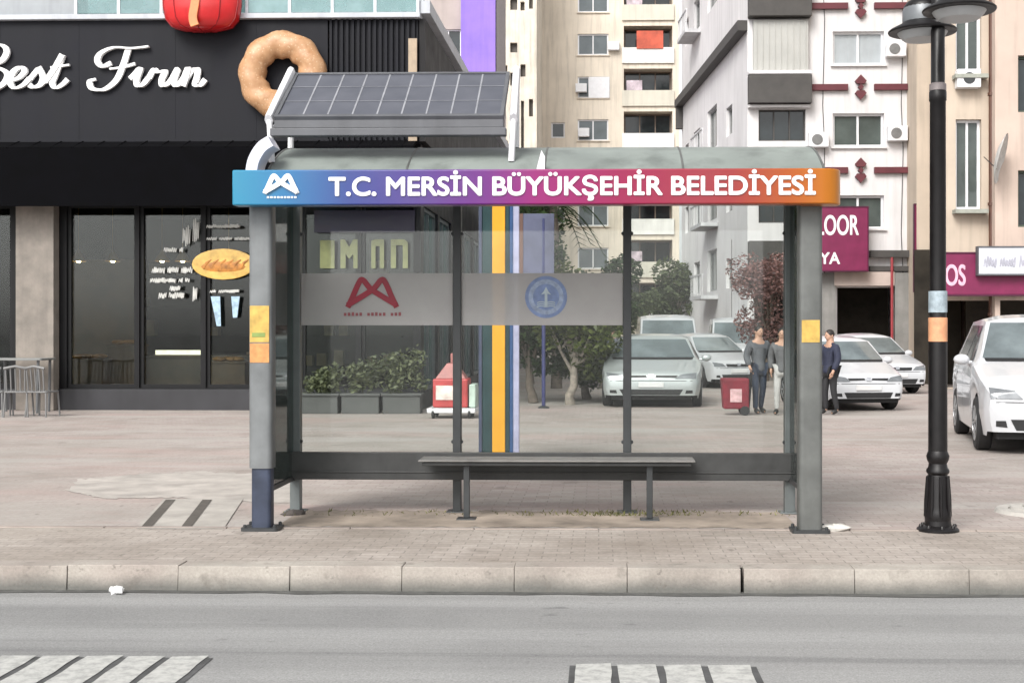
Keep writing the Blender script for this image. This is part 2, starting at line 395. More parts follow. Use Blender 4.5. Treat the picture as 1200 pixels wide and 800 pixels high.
# shallow drain: pale slab, shade inside its two slots painted as dark strips
q = [G(160, 620), G(262, 620), G(285, 585), G(192, 585)]
def lerp(a, b, t): return a + (b - a) * t
mb = MB()
def strip(mbx, u0, u1, z, v0=0, v1=1):
    P = lambda u, v: lerp(lerp(q[0], q[1], u), lerp(q[3], q[2], u), v)
    mbx.add([(*P(u, v)[:2], z) for u, v in ((u0, v0), (u1, v0), (u1, v1), (u0, v1))], [(0, 1, 2, 3)])
strip(mb, 0, 1, .008)
dr = tag(mb.build('drain', pm('drain slab', (.37, .345, .315), .88, 0, .22, 3, bmp=.3)), 'pale slab with two dark diagonal drain slots left of shelter', 'drain')
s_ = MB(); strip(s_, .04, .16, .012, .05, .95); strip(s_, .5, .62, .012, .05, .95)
s_.build('slot', pm('slot shade', (.085, .075, .065), .9, 0, .3, 9), dr)

# ================================================================== BUS SHELTER
YF, YB = 10.36, 11.46
xl, xr = X(307, YF), X(949, YF)
base = Vector(((xl + xr) / 2, YF, 0))
sh = thing('bus_shelter', 'grey glass bus shelter with rainbow name board and tilted solar panel', 'bus shelter', base)
FT, FB = Z(198, 10.1), Z(239.5, 10.1)
NAVY = pm('navy painted foot', (.035, .045, .075), .45, .1, .3, 6)
LPOST = pm('light grey post', (.165, .175, .18), .5, .2, .18, 5, dirt=.7)
ORANGE = pm('orange sticker', (.55, .26, .09), .5, 0, .25, 18)
YELL = pm('yellow sticker', (.52, .34, .08), .5, 0, .25, 14)
def rpoly(x0, x1, y0, y1, r, n=4):
    out = []
    for cx, cy, a0 in ((x1 - r, y1 - r, 0), (x0 + r, y1 - r, 90), (x0 + r, y0 + r, 180), (x1 - r, y0 + r, 270)):
        for k in range(n + 1):
            a = R(a0 + 90 * k / n); out.append((cx + r * math.cos(a), cy + r * math.sin(a)))
    return out
for side, xc in ((-1, xl), (1, xr)):
    hw = .093
    mb = MB(); z0 = .5 if side < 0 else 0.0
    mb.prism(rpoly(xc - hw, xc + hw, YF - .06, YF + .1, .035), z0, FB + .04)
    po = mb.build('post', LPOST if side < 0 else GREY, sh, base, smooth=50)
    if side < 0:
        mb = MB(); mb.prism(rpoly(xc - hw + .016, xc + hw - .012, YF - .048, YF + .088, .03), 0.03, .505); mb.build('post_foot', NAVY, po, base, smooth=50)
        mb = MB(); za, zb_ = Z(425, YF - .06), Z(358, YF - .06)
        mb.box(xc - hw + .012, xc + hw - .02, YF - .064, YF - .059, lerp(za, zb_, .36), zb_); mb.box(xc - hw + .012, xc + hw - .02, YF - .063, YF - .059, za, lerp(za, zb_, .34), 1)
        mb.build('sticker', [YELL, ORANGE], po, base)
        mb = MB(); zm = lerp(za, zb_, .45)
        mb.box(xc - hw + .03, xc + hw - .05, YF - .067, YF - .0645, zm, zm + .035); mb.build('sticker_print', pm('green print', (.22, .30, .08), .5), po, base)
    else:
        mb = MB(); za, zb_ = Z(401, YF - .06), Z(375, YF - .06)
        mb.box(xc - hw + .02, xc + hw - .025, YF - .064, YF - .059, za, zb_); mb.build('sticker', YELL, po, base)
    mb = MB(); mb.prism(rpoly(xc - .15, xc + .15, YF - .1, YF + .14, .03), .0, .03)
    for dx in (-.12, .12):
        for dy in (-.07, .11): mb.lathe([(.014, 0), (.014, .05), (.008, .056)], (xc + dx, YF + dy, 0), 8)
    mb.build('base_plate', DGREY, po, base)
# rear uprights and panes
bx = [X(347, YB), X(536, YB), X(735, YB), X(925, YB)]
for i, x in enumerate(bx):
    mb = MB(); w = .036 if i in (1, 2) else .045
    mb.box(x - w, x + w, YB - .05, YB + .05, 0, 3.12); mb.box(x - .09, x + .09, YB - .09, YB + .09, 0, .014)
    mb.build('upright', DGREY if i in (1, 2) else pm('upright grey', (.13, .145, .145), .45, .3, .15, 4), sh, base, bevel=.006)
FROST = None
def frost_mat():
    m, n, l, b = nt('frosted film'); v = coords(n, l)
    l.new(mixc(n, l, ramp(n, l, noise(n, l, 2.2, 5, v), [(.3, 0.0), (.7, 1.0)]), (.40, .385, .38), (.46, .45, .44)), b.inputs['Base Color'])
    b.inputs['Roughness'].default_value = .6
    tr = n.new('ShaderNodeBsdfTransparent'); mx = n.new('ShaderNodeMixShader'); mx.inputs[0].default_value = .80
    l.new(tr.outputs[0], mx.inputs[1]); l.new(b.outputs[0], mx.inputs[2]); l.new(mx.outputs[0], n['Material Output'].inputs[0])
    return m
FROST = frost_mat()
RED = pm('dark red emblem', (.26, .012, .03), .5, 0, .15, 8)
def emblem(mbx, x0, x1, z0, z1, w, y0, y1):
    T = lambda u, v: (lerp(x0, x1, u), lerp(z0, z1, v))
    mbx.ribbon([T(*p) for p in ((.03, 0), (.12, .35), (.26, .92), (.34, .95), (.5, .62), (.97, .08))], w, y0, y1)
    mbx.ribbon([T(*p) for p in ((.97, 0), (.88, .35), (.74, .92), (.66, .95), (.5, .62), (.03, .08))], w, y0 - .0012, y1)
for i in range(3):
    a, b_ = bx[i] + (.036 if i else .045), bx[i + 1] - (.036 if i < 2 else .045)
    mb = MB(); mb.box(a, b_, YB - .006, YB + .006, .32, 2.95); gp = mb.build('glass_panel', CLEAR, sh, base)
    if i < 2:
        za, zb_ = Z(381, YB - .01), Z(320, YB - .01)
        mb = MB(); mb.box(a + .004, b_ - .004, YB - .012, YB - .0075, za, zb_); mb.build('frosted_band', FROST, gp, base)
        if i == 0:
            e0, e1 = X(406, YB), X(467, YB)
            mb = MB(); emblem(mb, e0, e1, Z(360, YB), Z(327, YB), .048, YB - .017, YB - .0135); mb.build('emblem', RED, gp, base)
            mb = MB()
            for k in range(15):
                if k in (5, 11): mb.build('small_lettering', pm('red small print', (.25, .06, .07), .5), gp, base); mb = MB(); continue
                u = lerp(e0 - .02, e1 + .02, k / 14.5); mb.box(u, u + .022, YB - .016, YB - .0135, Z(370, YB), Z(366.5 - (k % 3) * .4, YB))
            mb.build('small_lettering', pm('red small print', (.25, .06, .07), .5), gp, base)
        else:
            cx, cz = X(640, YB), Z(348, YB); mb = MB()
            def disc(mbx, r, y0, y1, n=40, mi=0): mbx.lathe([(r, y0), (r, y1)], (cx, 0, cz), n, mi, 'y')
            disc(mb, .185, YB - .0155, YB - .0135); disc(mb, .155, YB - .017, YB - .0145, 40, 1)
            disc(mb, .115, YB - .0185, YB - .016, 40, 0)
            mb.build('crest', [pm('pale blue crest', (.17, .23, .40), .55, 0, .25, 14), pm('grey blue crest', (.27, .33, .45), .55, 0, .3, 20)], gp, base, smooth=30)
            mb = MB(); mb.sheetprism([(cx - .012, cz - .08), (cx + .012, cz - .08), (cx + .012, cz + .03), (cx + .045, cz + .02), (cx + .02, cz + .05), (cx, cz + .09), (cx - .02, cz + .05), (cx - .045, cz + .02), (cx - .012, cz + .03)], YB - .021, YB - .0195)
            for k in range(3): mb.ribbon([(cx - .08, cz - .05 - k * .018), (cx - .04, cz - .042 - k * .018), (cx, cz - .05 - k * .018), (cx + .04, cz - .042 - k * .018), (cx + .08, cz - .05 - k * .018)], .008, YB - .0215, YB - .0195)
            mb.build('crest_figure', pm('pale crest figure', (.40, .47, .50), .5), gp, base)
    for zc_ in (2.45, .62):
        for xx in (a, b_): mb = MB(); mb.lathe([(.017, -.014), (.017, .012)], (xx, YB - .012, zc_), 14, 0, 'y'); mb.lathe([(.010, -.02), (.010, -.012)], (xx, YB - .012, zc_), 8, 0, 'y'); mb.build('clamp', DGREY, gp, base, smooth=40)
# side panes
for xc, xb in ((xl, bx[0]), (xr, bx[3])):
    mb = MB(); mb.box(xc - .005, xc + .005, YF + .1, YB - .05, .32, 2.7); sp = mb.build('side_pane', glass('side glass', (.58, .68, .65), 1.0, .05, (.4, .44, .43)), sh, base)
    mb = MB(); mb.box(xc - .018, xc + .018, YF + .1, YB - .05, .28, .32); mb.build('pane_rail', DGREY, sp, base); mb = MB(); mb.box(xc - .018, xc + .018, YF + .1, YB - .05, 2.7, 2.75); mb.build('pane_rail', DGREY, sp, base)
# lower panel behind the bench
mb = MB(); za, zb_ = Z(562, YB - .08), Z(530, YB - .08)
mb.box(X(326, YF + .6), X(936, YF + .6), YB - .11, YB - .051, za, zb_); mb.box(X(326, YF + .6), X(936, YF + .6), YB - .118, YB - .109, za + .06, za + .075)
mb.build('lower_rail', pm('rail grey', (.042, .043, .043), .55, .1, .25, 6, dirt=.5), sh, base, bevel=.008)
# name board: one light box, its right end rounded back
bx0, bx1 = X(272, 10.1), X(989, 10.1)
def board_mat():
    m, n, l, b = nt('rainbow board print'); tc = n.new('ShaderNodeTexCoord'); sx = n.new('ShaderNodeSeparateXYZ'); l.new(tc.outputs['Object'], sx.inputs[0])
    mr = n.new('ShaderNodeMapRange'); l.new(sx.outputs['X'], mr.inputs[0]); mr.inputs[1].default_value = bx0 - base.x; mr.inputs[2].default_value = bx1 - base.x
    cr = ramp(n, l, mr.outputs[0], [(0, (.02, .46, .75)), (.09, (.025, .30, .68)), (.19, (.05, .10, .46)), (.30, (.12, .05, .42)), (.42, (.27, .012, .36)), (.50, (.52, .0, .26)), (.64, (.56, .004, .12)), (.82, (.62, .055, .055)), (.92, (.80, .17, .008)), (1, (.98, .34, .0))])
    v = coords(n, l); cr = mixc(n, l, 1.0, cr, (.43, .43, .44), 'MULTIPLY'); c = mixc(n, l, ramp(n, l, noise(n, l, 1.6, 5, v), [(.45, 0.0), (.8, .1)]), cr, (.2, .2, .2))
    l.new(c, b.inputs['Base Color']); b.inputs['Roughness'].default_value = .35; b.inputs['Coat Weight'].default_value = .05
    return m
mb = MB()
plan = [(bx0, 10.1), (bx1 - .17, 10.1)] + [(bx1 - .17 + .17 * math.sin(R(a)), 10.27 - .17 * math.cos(R(a))) for a in (20, 40, 60, 80)] + [(bx1 - .01, 10.34), (bx1 - .3, 10.34), (bx1 - .3, 10.26), (bx0, 10.26)]
mb.prism(plan, FB, FT)
board = mb.build('name_board', board_mat(), sh, base, smooth=30, bevel=.01)
text('lettering', 'T.C. MERSİN BÜYÜKŞEHİR BELEDİYESİ', .2, WHITEL, board, (X(386, 10.1), 10.096, Z(228.3, 10.1)), depth=.003, width=X(955, 10.1) - X(386, 10.1), fat=.006, off=base)
bpy.context.view_layer.update()
mb = MB(); emblem(mb, X(309, 10.1), X(350, 10.1), Z(226, 10.1), Z(205, 10.1), .036, 10.092, 10.0985)
for k in range(9): mb.box(X(313 + k * 4, 10.1), X(315.6 + k * 4, 10.1), 10.094, 10.0985, Z(231.5, 10.1), Z(229.3, 10.1))
mb.build('emblem', WHITEL, board, base)
# barrel roof sheet, rising to the back
ROOF = pm('roof sheet', (.20, .225, .21), .55, 0, .2, 1.6, dirt=.7)
rx0, rx1 = X(316, YF), X(964, YF)
mb = MB(); prof = []
for k in range(11):
    t = k / 10; prof.append((10.27 + 1.45 * t, FT - .03 + .37 * (1 - (1 - t) ** 2.8)))
npf = len(prof)
vs = [(x, y, z + dz) for x in (rx0, rx1) for dz in (0, -.03) for y, z in prof]
fs = [(k, k + 1, 2 * npf + k + 1, 2 * npf + k) for k in range(npf - 1)] + [(npf + k, npf + k + 1, 3 * npf + k + 1, 3 * npf + k) for k in range(npf - 1)]
for o in (0, 2 * npf): fs += [(o + k, o + k + 1, o + npf + k + 1, o + npf + k) for k in range(npf - 1)]
fs += [(0, 2 * npf, 3 * npf, npf), (npf - 1, 3 * npf - 1, 4 * npf - 1, 2 * npf - 1)]
mb.add(vs, fs); roof = mb.build('roof', ROOF, sh, base, smooth=30)
mb = MB()                                   # ribs that carry the sheet
for x in [rx0 - .012, lerp(rx0, rx1, .25), lerp(rx0, rx1, .5), lerp(rx0, rx1, .75), rx1 + .012]:
    mb.tube([(x, y, z - .004) for y, z in prof], .011, 6)
mb.tube([(rx0, prof[-1][0], prof[-1][1]), (rx1, prof[-1][0], prof[-1][1])], .03, 8); mb.tube([(rx0, 10.3, FT - .02), (rx1, 10.3, FT - .02)], .03, 8)
mb.build('roof_rib', GREY, roof, base, smooth=40)
mb = MB()                                   # white curved end bracket over the left end
mb.ribbon([(X(294, 10.2), FT - .01), (X(297, 10.2), FT + .09), (X(306, 10.2), FT + .19), (X(317, 10.2), FT + .24)], .09, 10.2, 10.42); mb.build('end_bracket', pm('white lilac metal', (.62, .62, .70), .4, 0, .08, 5), roof, base, smooth=40)
mb = MB(); mb.sheetprism([(X(627, 10.2), FT - .01), (X(638, 10.2), FT - .01), (X(638, 10.2), FT + .12), (X(634, 10.2), FT + .17)], 10.27, 10.31); mb.build('fin', WHITEP, roof, base)
# solar panel
px0, px1 = X(321, 10.45), X(590, 10.45)
pf, pr = Vector((0, 10.45, Z(136, 10.45))), Vector((0, 11.2, Z(85, 11.2)))
up = (pr - pf).normalized(); nrm = Vector((0, -up.z, up.y))
def slope(mbx, x0, x1, u0, u1, d0, d1, mi=0):
    L_ = (pr - pf).length
    P = lambda x, u, d: (x, *(pf + up * (u * L_) + nrm * d)[1:])
    mbx.hexa([P(x0, u0, d0), P(x1, u0, d0), P(x1, u1, d0), P(x0, u1, d0), P(x0, u0, d1), P(x1, u0, d1), P(x1, u1, d1), P(x0, u1, d1)], mi)
def cell_mat():
    m, n, l, b = nt('solar cells'); v = coords(n, l)
    l.new(mixc(n, l, ramp(n, l, noise(n, l, 3, 5, v), [(.3, 0.0), (.7, 1.0)]), (.055, .060, .078), (.090, .094, .115)), b.inputs['Base Color'])
    b.inputs['Roughness'].default_value = .28; b.inputs['Coat Weight'].default_value = .4; b.inputs['Coat Roughness'].default_value = .12; return m
mb = MB(); slope(mb, px0 + .03, px1 - .03, .035, .965, -.03, 0)
so = mb.build('solar_panel', cell_mat(), sh, base)
mb = MB(); n_c = 9
for k in range(1, n_c): x = lerp(px0 + .03, px1 - .03, k / n_c); slope(mb, x - .007, x + .007, .04, .96, 0.0005, .003)
for u in (.34, .67): slope(mb, px0 + .03, px1 - .03, u - .003, u + .003, .0035, .005)
mb.build('cell_lines', pm('cell grid lines', (.24, .245, .265), .5), so, base)
ALU = pm('dull aluminium', (.105, .108, .118), .55, .1, .15, 4, dirt=.4)
mb = MB(); slope(mb, px0, px1, -.01, .035, -.05, .012); slope(mb, px0, px1, .965, 1.0, -.05, .012); slope(mb, px0, px0 + .03, .035, .965, -.05, .012); slope(mb, px1 - .03, px1, .035, .965, -.05, .012)
mb.build('panel_frame', ALU, so, base, bevel=.004)
mb = MB(); mb.box(px0 - .03, px1 + .02, 10.44, 10.54, Z(158, 10.44), Z(149, 10.44)); mb.box(px0 + .0, px1 + .0, 10.455, 10.53, Z(149, 10.44) + .001, Z(138, 10.44))
mb.build('mounting_rail', ALU, so, base, bevel=.006)
for xa, sgn in ((px0, -1), (px1 + .03, 1)):
    mb = MB(); zr = lambda y: FT - .03 + .37 * (1 - (1 - (y - 10.27) / 1.45) ** 2.8)
    mb.tube([(xa + sgn * .03, 10.5, zr(10.5)), (xa + sgn * .05, 10.5, pf.z + .02)], .026, 8); mb.tube([(xa + sgn * .03, 11.15, zr(11.15)), (xa + sgn * .03, 11.18, pr.z - .02)], .026, 8)
    mb.tube([(xa + sgn * .05, 10.48, pf.z - .02), (xa + sgn * .03, 11.18, pr.z + .01)], .034, 8, sq=1.6)
    mb.tube([(xa + sgn * .04, 10.5, pf.z - .1), (xa + sgn * .03, 11.17, pr.z - .35)], .018, 8)
    mb.build('support_bracket', WHITEP, so, base, smooth=40)

# bench
sb0, sb1 = X(488, 10.85), X(816, 10.85)
zt = Z(539.5, 10.945)
bc = Vector(((sb0 + sb1) / 2, 10.98, 0))
be = thing('bench', 'grey metal bench with pale top inside the bus shelter', 'bench', bc)
mb = MB(); mb.box(sb0, sb1, 10.945, 11.30, zt - .014, zt); mb.build('seat', pm('sky paled seat top', (.17, .163, .155), .5, .1, .25, 6, dirt=.5), be, bc, bevel=.004)  # seat colour paled to stand in for sky light on its top
mb = MB(); mb.box(sb0 + .03, sb1 - .03, 10.97, 11.01, zt - .05, zt - .016); mb.box(sb0 + .03, sb1 - .03, 11.2, 11.25, zt - .05, zt - .016); mb.box(sb0 + .03, sb0 + .07, 11.01, 11.2, zt - .05, zt - .016); mb.box(sb1 - .07, sb1 - .03, 11.01, 11.2, zt - .05, zt - .016); mb.build('seat_frame', pm('apron grey', (.042, .043, .043), .55, .1, .25, 6, dirt=.5), be, bc, bevel=.008)
for px in (545, 762):
    x = X(px, 10.9); mb = MB()
    mb.box(x - .026, x + .026, 11.015, 11.06, .012, zt - .016); mb.box(x - .022, x + .022, 11.06, 11.19, zt - .055, zt - .018); mb.box(x - .08, x + .08, 10.93, 11.1, 0, .012)
    mb.build('leg', DGREY, be, bc, bevel=.005)
# cracked cement around the right foot, chunks, weeds, litter
def rock(mbx, c, r, seed):
    rg = random.Random(seed); n, m = 8, 5; vs = []
    for i in range(m + 1):
        ph = -math.pi / 2 + math.pi * i / m; q = max(.05, math.cos(ph))
        for k in range(n):
            a = 2 * math.pi * k / n; j = rg.uniform(.75, 1.2)
            vs.append((c[0] + r[0] * q * math.cos(a) * j, c[1] + r[1] * q * math.sin(a) * j, c[2] + r[2] * math.sin(ph) * j))
    mbx.add(vs, [(i * n + k, i * n + (k + 1) % n, (i + 1) * n + (k + 1) % n, (i + 1) * n + k) for i in range(m) for k in range(n)] + [tuple(range(n))[::-1], tuple(range(m * n, (m + 1) * n))])
PALE = pm('broken pale cement', (.58, .56, .52), .9, 0, .2, 8, bmp=.4)
mb = MB(); g_ = G(975, 621); rock(mb, (g_.x, g_.y, .015), (.16, .1, .035), 5)
tag(mb.build('cement_chunk', PALE), 'pale lump of cement beside the right shelter post', 'rubble')
mb = MB(); g_ = G(345, 603); rock(mb, (g_.x, g_.y, .015), (.12, .06, .03), 6)
tag(mb.build('stone', pm('dark stone', (.07, .06, .055), .9, 0, .3, 8, bmp=.4)), 'small dark stone behind the navy post foot', 'stone')
mb = MB(); g_ = G(140, 694, ROADZ); rock(mb, (g_.x, g_.y - .05, ROADZ + .025), (.06, .04, .028), 8)
tag(mb.build('paper_scrap', pm('white paper', (.85, .85, .85), .7, 0, .05)), 'crumpled white paper scrap at the foot of the kerb', 'litter')
mb = MB(); WEED = leafmat('weed leaves', (.13, .14, .055))
rg = random.Random(4)
for k in range(520):
    t = rg.random(); px = 330 + 600 * t if rg.random() < .45 else rg.gauss(735, 45)
    b0 = G(px, 601 + rg.uniform(-2, 4)); h = rg.uniform(.008, .04); a = rg.uniform(0, 6.28); w = .008
    mb.add([(b0.x - w * math.cos(a), b0.y - w * math.sin(a), 0), (b0.x + w * math.cos(a), b0.y + w * math.sin(a), 0), (b0.x + rg.uniform(-.03, .03), b0.y + rg.uniform(-.03, .03), h)], [(0, 1, 2)])
tag(mb.build('weeds', WEED), 'low weeds and moss in the joint under the bench', 'weeds', kind='stuff')
# ring edging of a tree pit at the right edge
mb = MB(); g_ = G(1222, 600)
for i_, (r_, z_) in enumerate(((.34, .03), (.22, .05))): 
    mb.lathe([(r_ - .05, 0), (r_ - .05, z_), (r_ + .05, z_), (r_ + .07, 0)], (g_.x, g_.y, 0), 36)
tag(mb.build('manhole_ring', pm('ring concrete', (.42, .40, .37), .85, 0, .2, 4)), 'round concrete ring set in paving at right edge', 'manhole')

# ================================================================== STREET LAMP
lx = G(1099, 622); lb = Vector((lx.x, lx.y, 0))
la = thing('street_lamp', 'black ornate street lamp with fluted base right of the bus shelter', 'street lamp', lb)
LB = pm('lamp black', (.007, .006, .0065), .42, 0, .3, 9, spec=.35)
mb = MB(); mb.lathe([(.165, 0), (.165, .02), (.15, .035), (.105, .05), (.1, .09)], (0, 0, 0), 28); 
for k in range(8): mb.lathe([(.016, 0), (.016, .05), (.01, .058)], (.135 * math.cos(k * .785), .135 * math.sin(k * .785), 0), 8)
mb.build('flange', LB, la, smooth=35)
mb = MB(); mb.lathe([(.098, .07), (.105, .12), (.098, .16), (.088, .2), (.082, .42), (.075, .45), (.09, .47), (.09, .49), (.076, .51), (.07, .54), (.085, .57), (.09, .6), (.075, .64), (.066, .66)], (0, 0, 0), 24)
for k in range(8):
    a = k * math.pi / 4; mb.tube([(.1 * math.cos(a), .1 * math.sin(a), .12), (.093 * math.cos(a), .093 * math.sin(a), .25), (.084 * math.cos(a), .084 * math.sin(a), .44)], [.012, .016, .01], 6)
mb.build('base', LB, la, smooth=35)
mb = MB(); mb.lathe([(.075, .6), (.073, 1.5), (.071, 1.52), (.071, 1.66), (.068, 1.68), (.064, 1.9), (.062, 3.42), (.068, 3.43), (.068, 3.5), (.055, 3.52), (.052, 4.55), (.03, 4.6), (.02, 4.72)], (0, 0, 0), 20); mb.build('pole', LB, la, smooth=35)
mb = MB(); mb.lathe([(.0715, Z(372, YF)), (.0745, Z(372, YF) - .001), (.0745, Z(400, YF)), (.0715, Z(400, YF) - .001)], (0, 0, 0), 20); mb.build('sticker', pm('salmon sticker', (.62, .30, .16), .6, 0, .2, 15), la, smooth=35)
mb = MB(); mb.lathe([(.0695, Z(341, YF)), (.0735, Z(341, YF) - .001), (.0735, Z(366, YF)), (.0695, Z(366, YF) - .001)], (0, 0, 0), 20); mb.build('notice', pm('pale blue notice', (.30, .36, .40), .6, 0, .3, 18), la, smooth=35)
mb = MB(); mb.lathe([(.054, 3.5), (.066, 3.51), (.066, 3.56), (.054, 3.57)], (0, 0, 0), 20); mb.build('collar', pm('worn collar', (.22, .19, .19), .5, .3, .2, 9), la, smooth=35)
lamp_c = [(PY(1124, 12, YF - .42) - lb, 0), (PY(1081, 37, YF + .28) - lb, 1)]
for p, k in lamp_c:
    mb = MB(); mb.lathe([(.27, -.012), (.275, .0), (.26, .015), (.17, .06), (.155, .075), (.15, .2), (.12, .24), (.05, .27), (.03, .33)], (p.x, p.y, p.z), 26)
    ln = mb.build('lantern', LB, la, smooth=35)
    mb = MB(); mb.lathe([(.15, -.07), (.19, -.03), (.2, -.013)], (p.x, p.y, p.z), 24); mb.build('diffuser', pm('lamp diffuser', (.42, .43, .44), .35, 0, .1), ln, smooth=35)
    mb = MB(); mb.lathe([(.158, .072), (.160, .10), (.158, .17), (.15, .19)], (p.x, p.y, p.z), 24); mb.build('housing', pm('grey lamp housing', (.16, .17, .18), .4, .3, .15), ln, smooth=35)
    mb = MB(); mb.tube([(0, 0, p.z + .38), (p.x * .5, p.y * .5, p.z + .47), (p.x, p.y, p.z + .36), (p.x, p.y, p.z + .3)], [.028, .024, .022, .022], 8); mb.build('arm', LB, la, smooth=40)

# ================================================================== WALL WITH OPENINGS
class Face:
    """a vertical wall face: u runs along it, depth runs into it"""
    def __init__(s, o, u_end):
        s.o = Vector((o[0], o[1], 0)); e = Vector((u_end[0], u_end[1], 0)); s.L = (e - s.o).length; s.U = (e - s.o).normalized()
        s.N = Vector((s.U.y, -s.U.x, 0))        # outward
    def p(s, u, z, d=0.0): return s.o + s.U * u + Vector((0, 0, z)) + s.N * d      # d > 0 is proud of the wall
    def px(s, px):                              # u of a picture column
        d = ray(px, HOR); n = s.N; t = (s.o - EYEV).dot(n) / d.dot(n); return (EYEV + d * t - s.o).dot(s.U)
    def pz(s, px, py):
        d = ray(px, py); n = s.N; t = (s.o - EYEV).dot(n) / d.dot(n); return (EYEV + d * t).z
    def wall(s, mb, z0, z1, holes, depth=.2, u0=0, u1=None, mi=0):
        u1 = s.L if u1 is None else u1
        us = sorted({u0, u1, *[min(max(h[i], u0), u1) for h in holes for i in (0, 1)]}); zs = sorted({z0, z1, *[min(max(h[i], z0), z1) for h in holes for i in (2, 3)]})
        for a, b in zip(us[:-1], us[1:]):
            for c, d in zip(zs[:-1], zs[1:]):
                if b - a < 1e-5 or d - c < 1e-5: continue
                um, zm = (a + b) / 2, (c + d) / 2
                if any(h[0] < um < h[1] and h[2] < zm < h[3] for h in holes): continue
                mb.add([s.p(a, c), s.p(b, c), s.p(b, d), s.p(a, d)], [(0, 1, 2, 3)], mi)
        for h in holes:
            a, b, c, d = h[:4]
            if a >= u1 or b <= u0 or c >= z1 or d <= z0: continue
            mb.add([s.p(a, c), s.p(b, c), s.p(b, d), s.p(a, d), s.p(a, c, -depth), s.p(b, c, -depth), s.p(b, d, -depth), s.p(a, d, -depth)],
                   [(0, 1, 5, 4), (1, 2, 6, 5), (2, 3, 7, 6), (3, 0, 4, 7)], mi)
    def slab(s, mb, u0, u1, z0, z1, d0, d1, mi=0):
        mb.hexa([s.p(u0, z0, d1), s.p(u1, z0, d1), s.p(u1, z0, d0), s.p(u0, z0, d0), s.p(u0, z1, d1), s.p(u1, z1, d1), s.p(u1, z1, d0), s.p(u0, z1, d0)], mi)
    def window(s, parent, off, h, depth=.2, frame=None, pane=None, mull=1, fw=.06, curtain=None, rail=False, sill=None):
        a, b, c, d = h[:4]; m = MB(); e = .004
        for r in ((a, a + fw, c, d), (b - fw, b, c, d), (a + fw, b - fw, c, c + fw), (a + fw, b - fw, d - fw, d)): s.slab(m, *r, -depth + .02, -depth + .09)
        for k in range(1, mull + 1):
            u = lerp(a, b, k / (mull + 1)); s.slab(m, u - fw * .45, u + fw * .45, c + fw, d - fw, -depth + .022, -depth + .085)
        if rail: z = lerp(c, d, .7); s.slab(m, a + fw, b - fw, z - .025, z + .025, -depth + .024, -depth + .08)
        w = m.build('window', frame or WHITEP, parent, off)
        m = MB(); s.slab(m, a + e, b - e, c + e, d - e, -depth + .005, -depth + .03); m.build('pane', pane or DARKG, w, off)
        if curtain:
            m = MB(); n = 14
            for k in range(n):
                u0_, u1_ = lerp(a + fw, b - fw, k / n), lerp(a + fw, b - fw, (k + 1) / n); dd = .0 if k % 2 else .012
                s.slab(m, u0_, u1_, c + fw, d - fw, -depth + .031, -depth + .034 + dd)
            m.build('curtain', curtain, w, off)
        if sill:
            m = MB(); s.slab(m, a - .08, b + .08, c - .07, c - .005, -.05, .1); m.build('sill', sill, w, off)
        return w

# ================================================================== BAKERY
YC = 26.0
FC = Face((X(-260, YC), YC), (X(493, YC), YC))
co = Vector((X(200, YC), YC, 0))
ba = thing('bakery', 'black fronted corner bakery with white script sign and dark glass shop windows', 'shop', co)
SIGNB = pm('charcoal sign cladding', (.0095, .010, .014), .6, 0, .25, 1.5, dirt=.3, spec=.2)
AWN = pm('black awning cloth', (.0022, .0022, .003), .95, 0, .4, 3, spec=.08)
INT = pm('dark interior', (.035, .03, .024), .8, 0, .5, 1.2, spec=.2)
PIL = pm('pillar stone', (.22, .195, .17), .7, 0, .25, 3, dirt=.4)
zs = Z(455, YC); zt_ = Z(238, YC)
u = FC.px
wins = [(u(-250), u(-120), zs, zt_), (u(-105), u(14), zs, zt_), (u(78), u(160), zs, zt_), (u(163), u(238), zs, zt_), (u(241), u(300), zs, zt_), (u(306), u(348), .02, zt_), (u(353), u(420), zs, zt_), (u(423), u(488), zs, zt_)]
mb = MB(); FC.wall(mb, 0, Z(165, YC), wins, .15)
FS = Face((X(493, YC), YC), (X(493, YC) + .3, YC + 31))       # side wall running back
holes = [(.5 + k * 2.4, 2.6 + k * 2.4, .35, zt_) for k in range(12)]
FS.wall(mb, 0, Z(165, YC), holes, .15)
mb.build('wall', pm('black shopfront metal', (.008, .008, .009), .5, 0, .3, 3, spec=.25), ba, co)
SHOPG = glass('shop glass', (.84, .88, .86), 1.0, .004, (.4, .4, .4)); TEALG = glass('teal shop glass', (.30, .46, .44), 1.5, .05, (.12, .22, .22))
FRM = pm('black window frame', (.010, .010, .011), .45, 0, .2, 6, spec=.25)
for h in wins:
    FC.window(ba, co, h, .15, FRM, SHOPG, 0, .07)
for h in holes: FS.window(ba, co, h, .15, pm('slate frame', (.12, .14, .15), .4, .3), pm('teal pane', (.05, .13, .12), .12, 0, .35, .7), 1, .08)
mb = MB(); FC.slab(mb, u(26), u(70), 0, zt_, .02, .3); mb.build('pillar', PIL, ba, co, bevel=.01)
mb = MB(); FC.slab(mb, 0, u(21.5), 0, zs - .02, .01, .1); FC.slab(mb, u(70.5), u(302), 0, zs - .02, .01, .1); FC.slab(mb, u(350.5), FC.L, 0, zs - .02, .01, .1)
mb.build('plinth', pm('plinth slate', (.024, .024, .028), .5, 0, .25, 2, dirt=.3), ba, co)
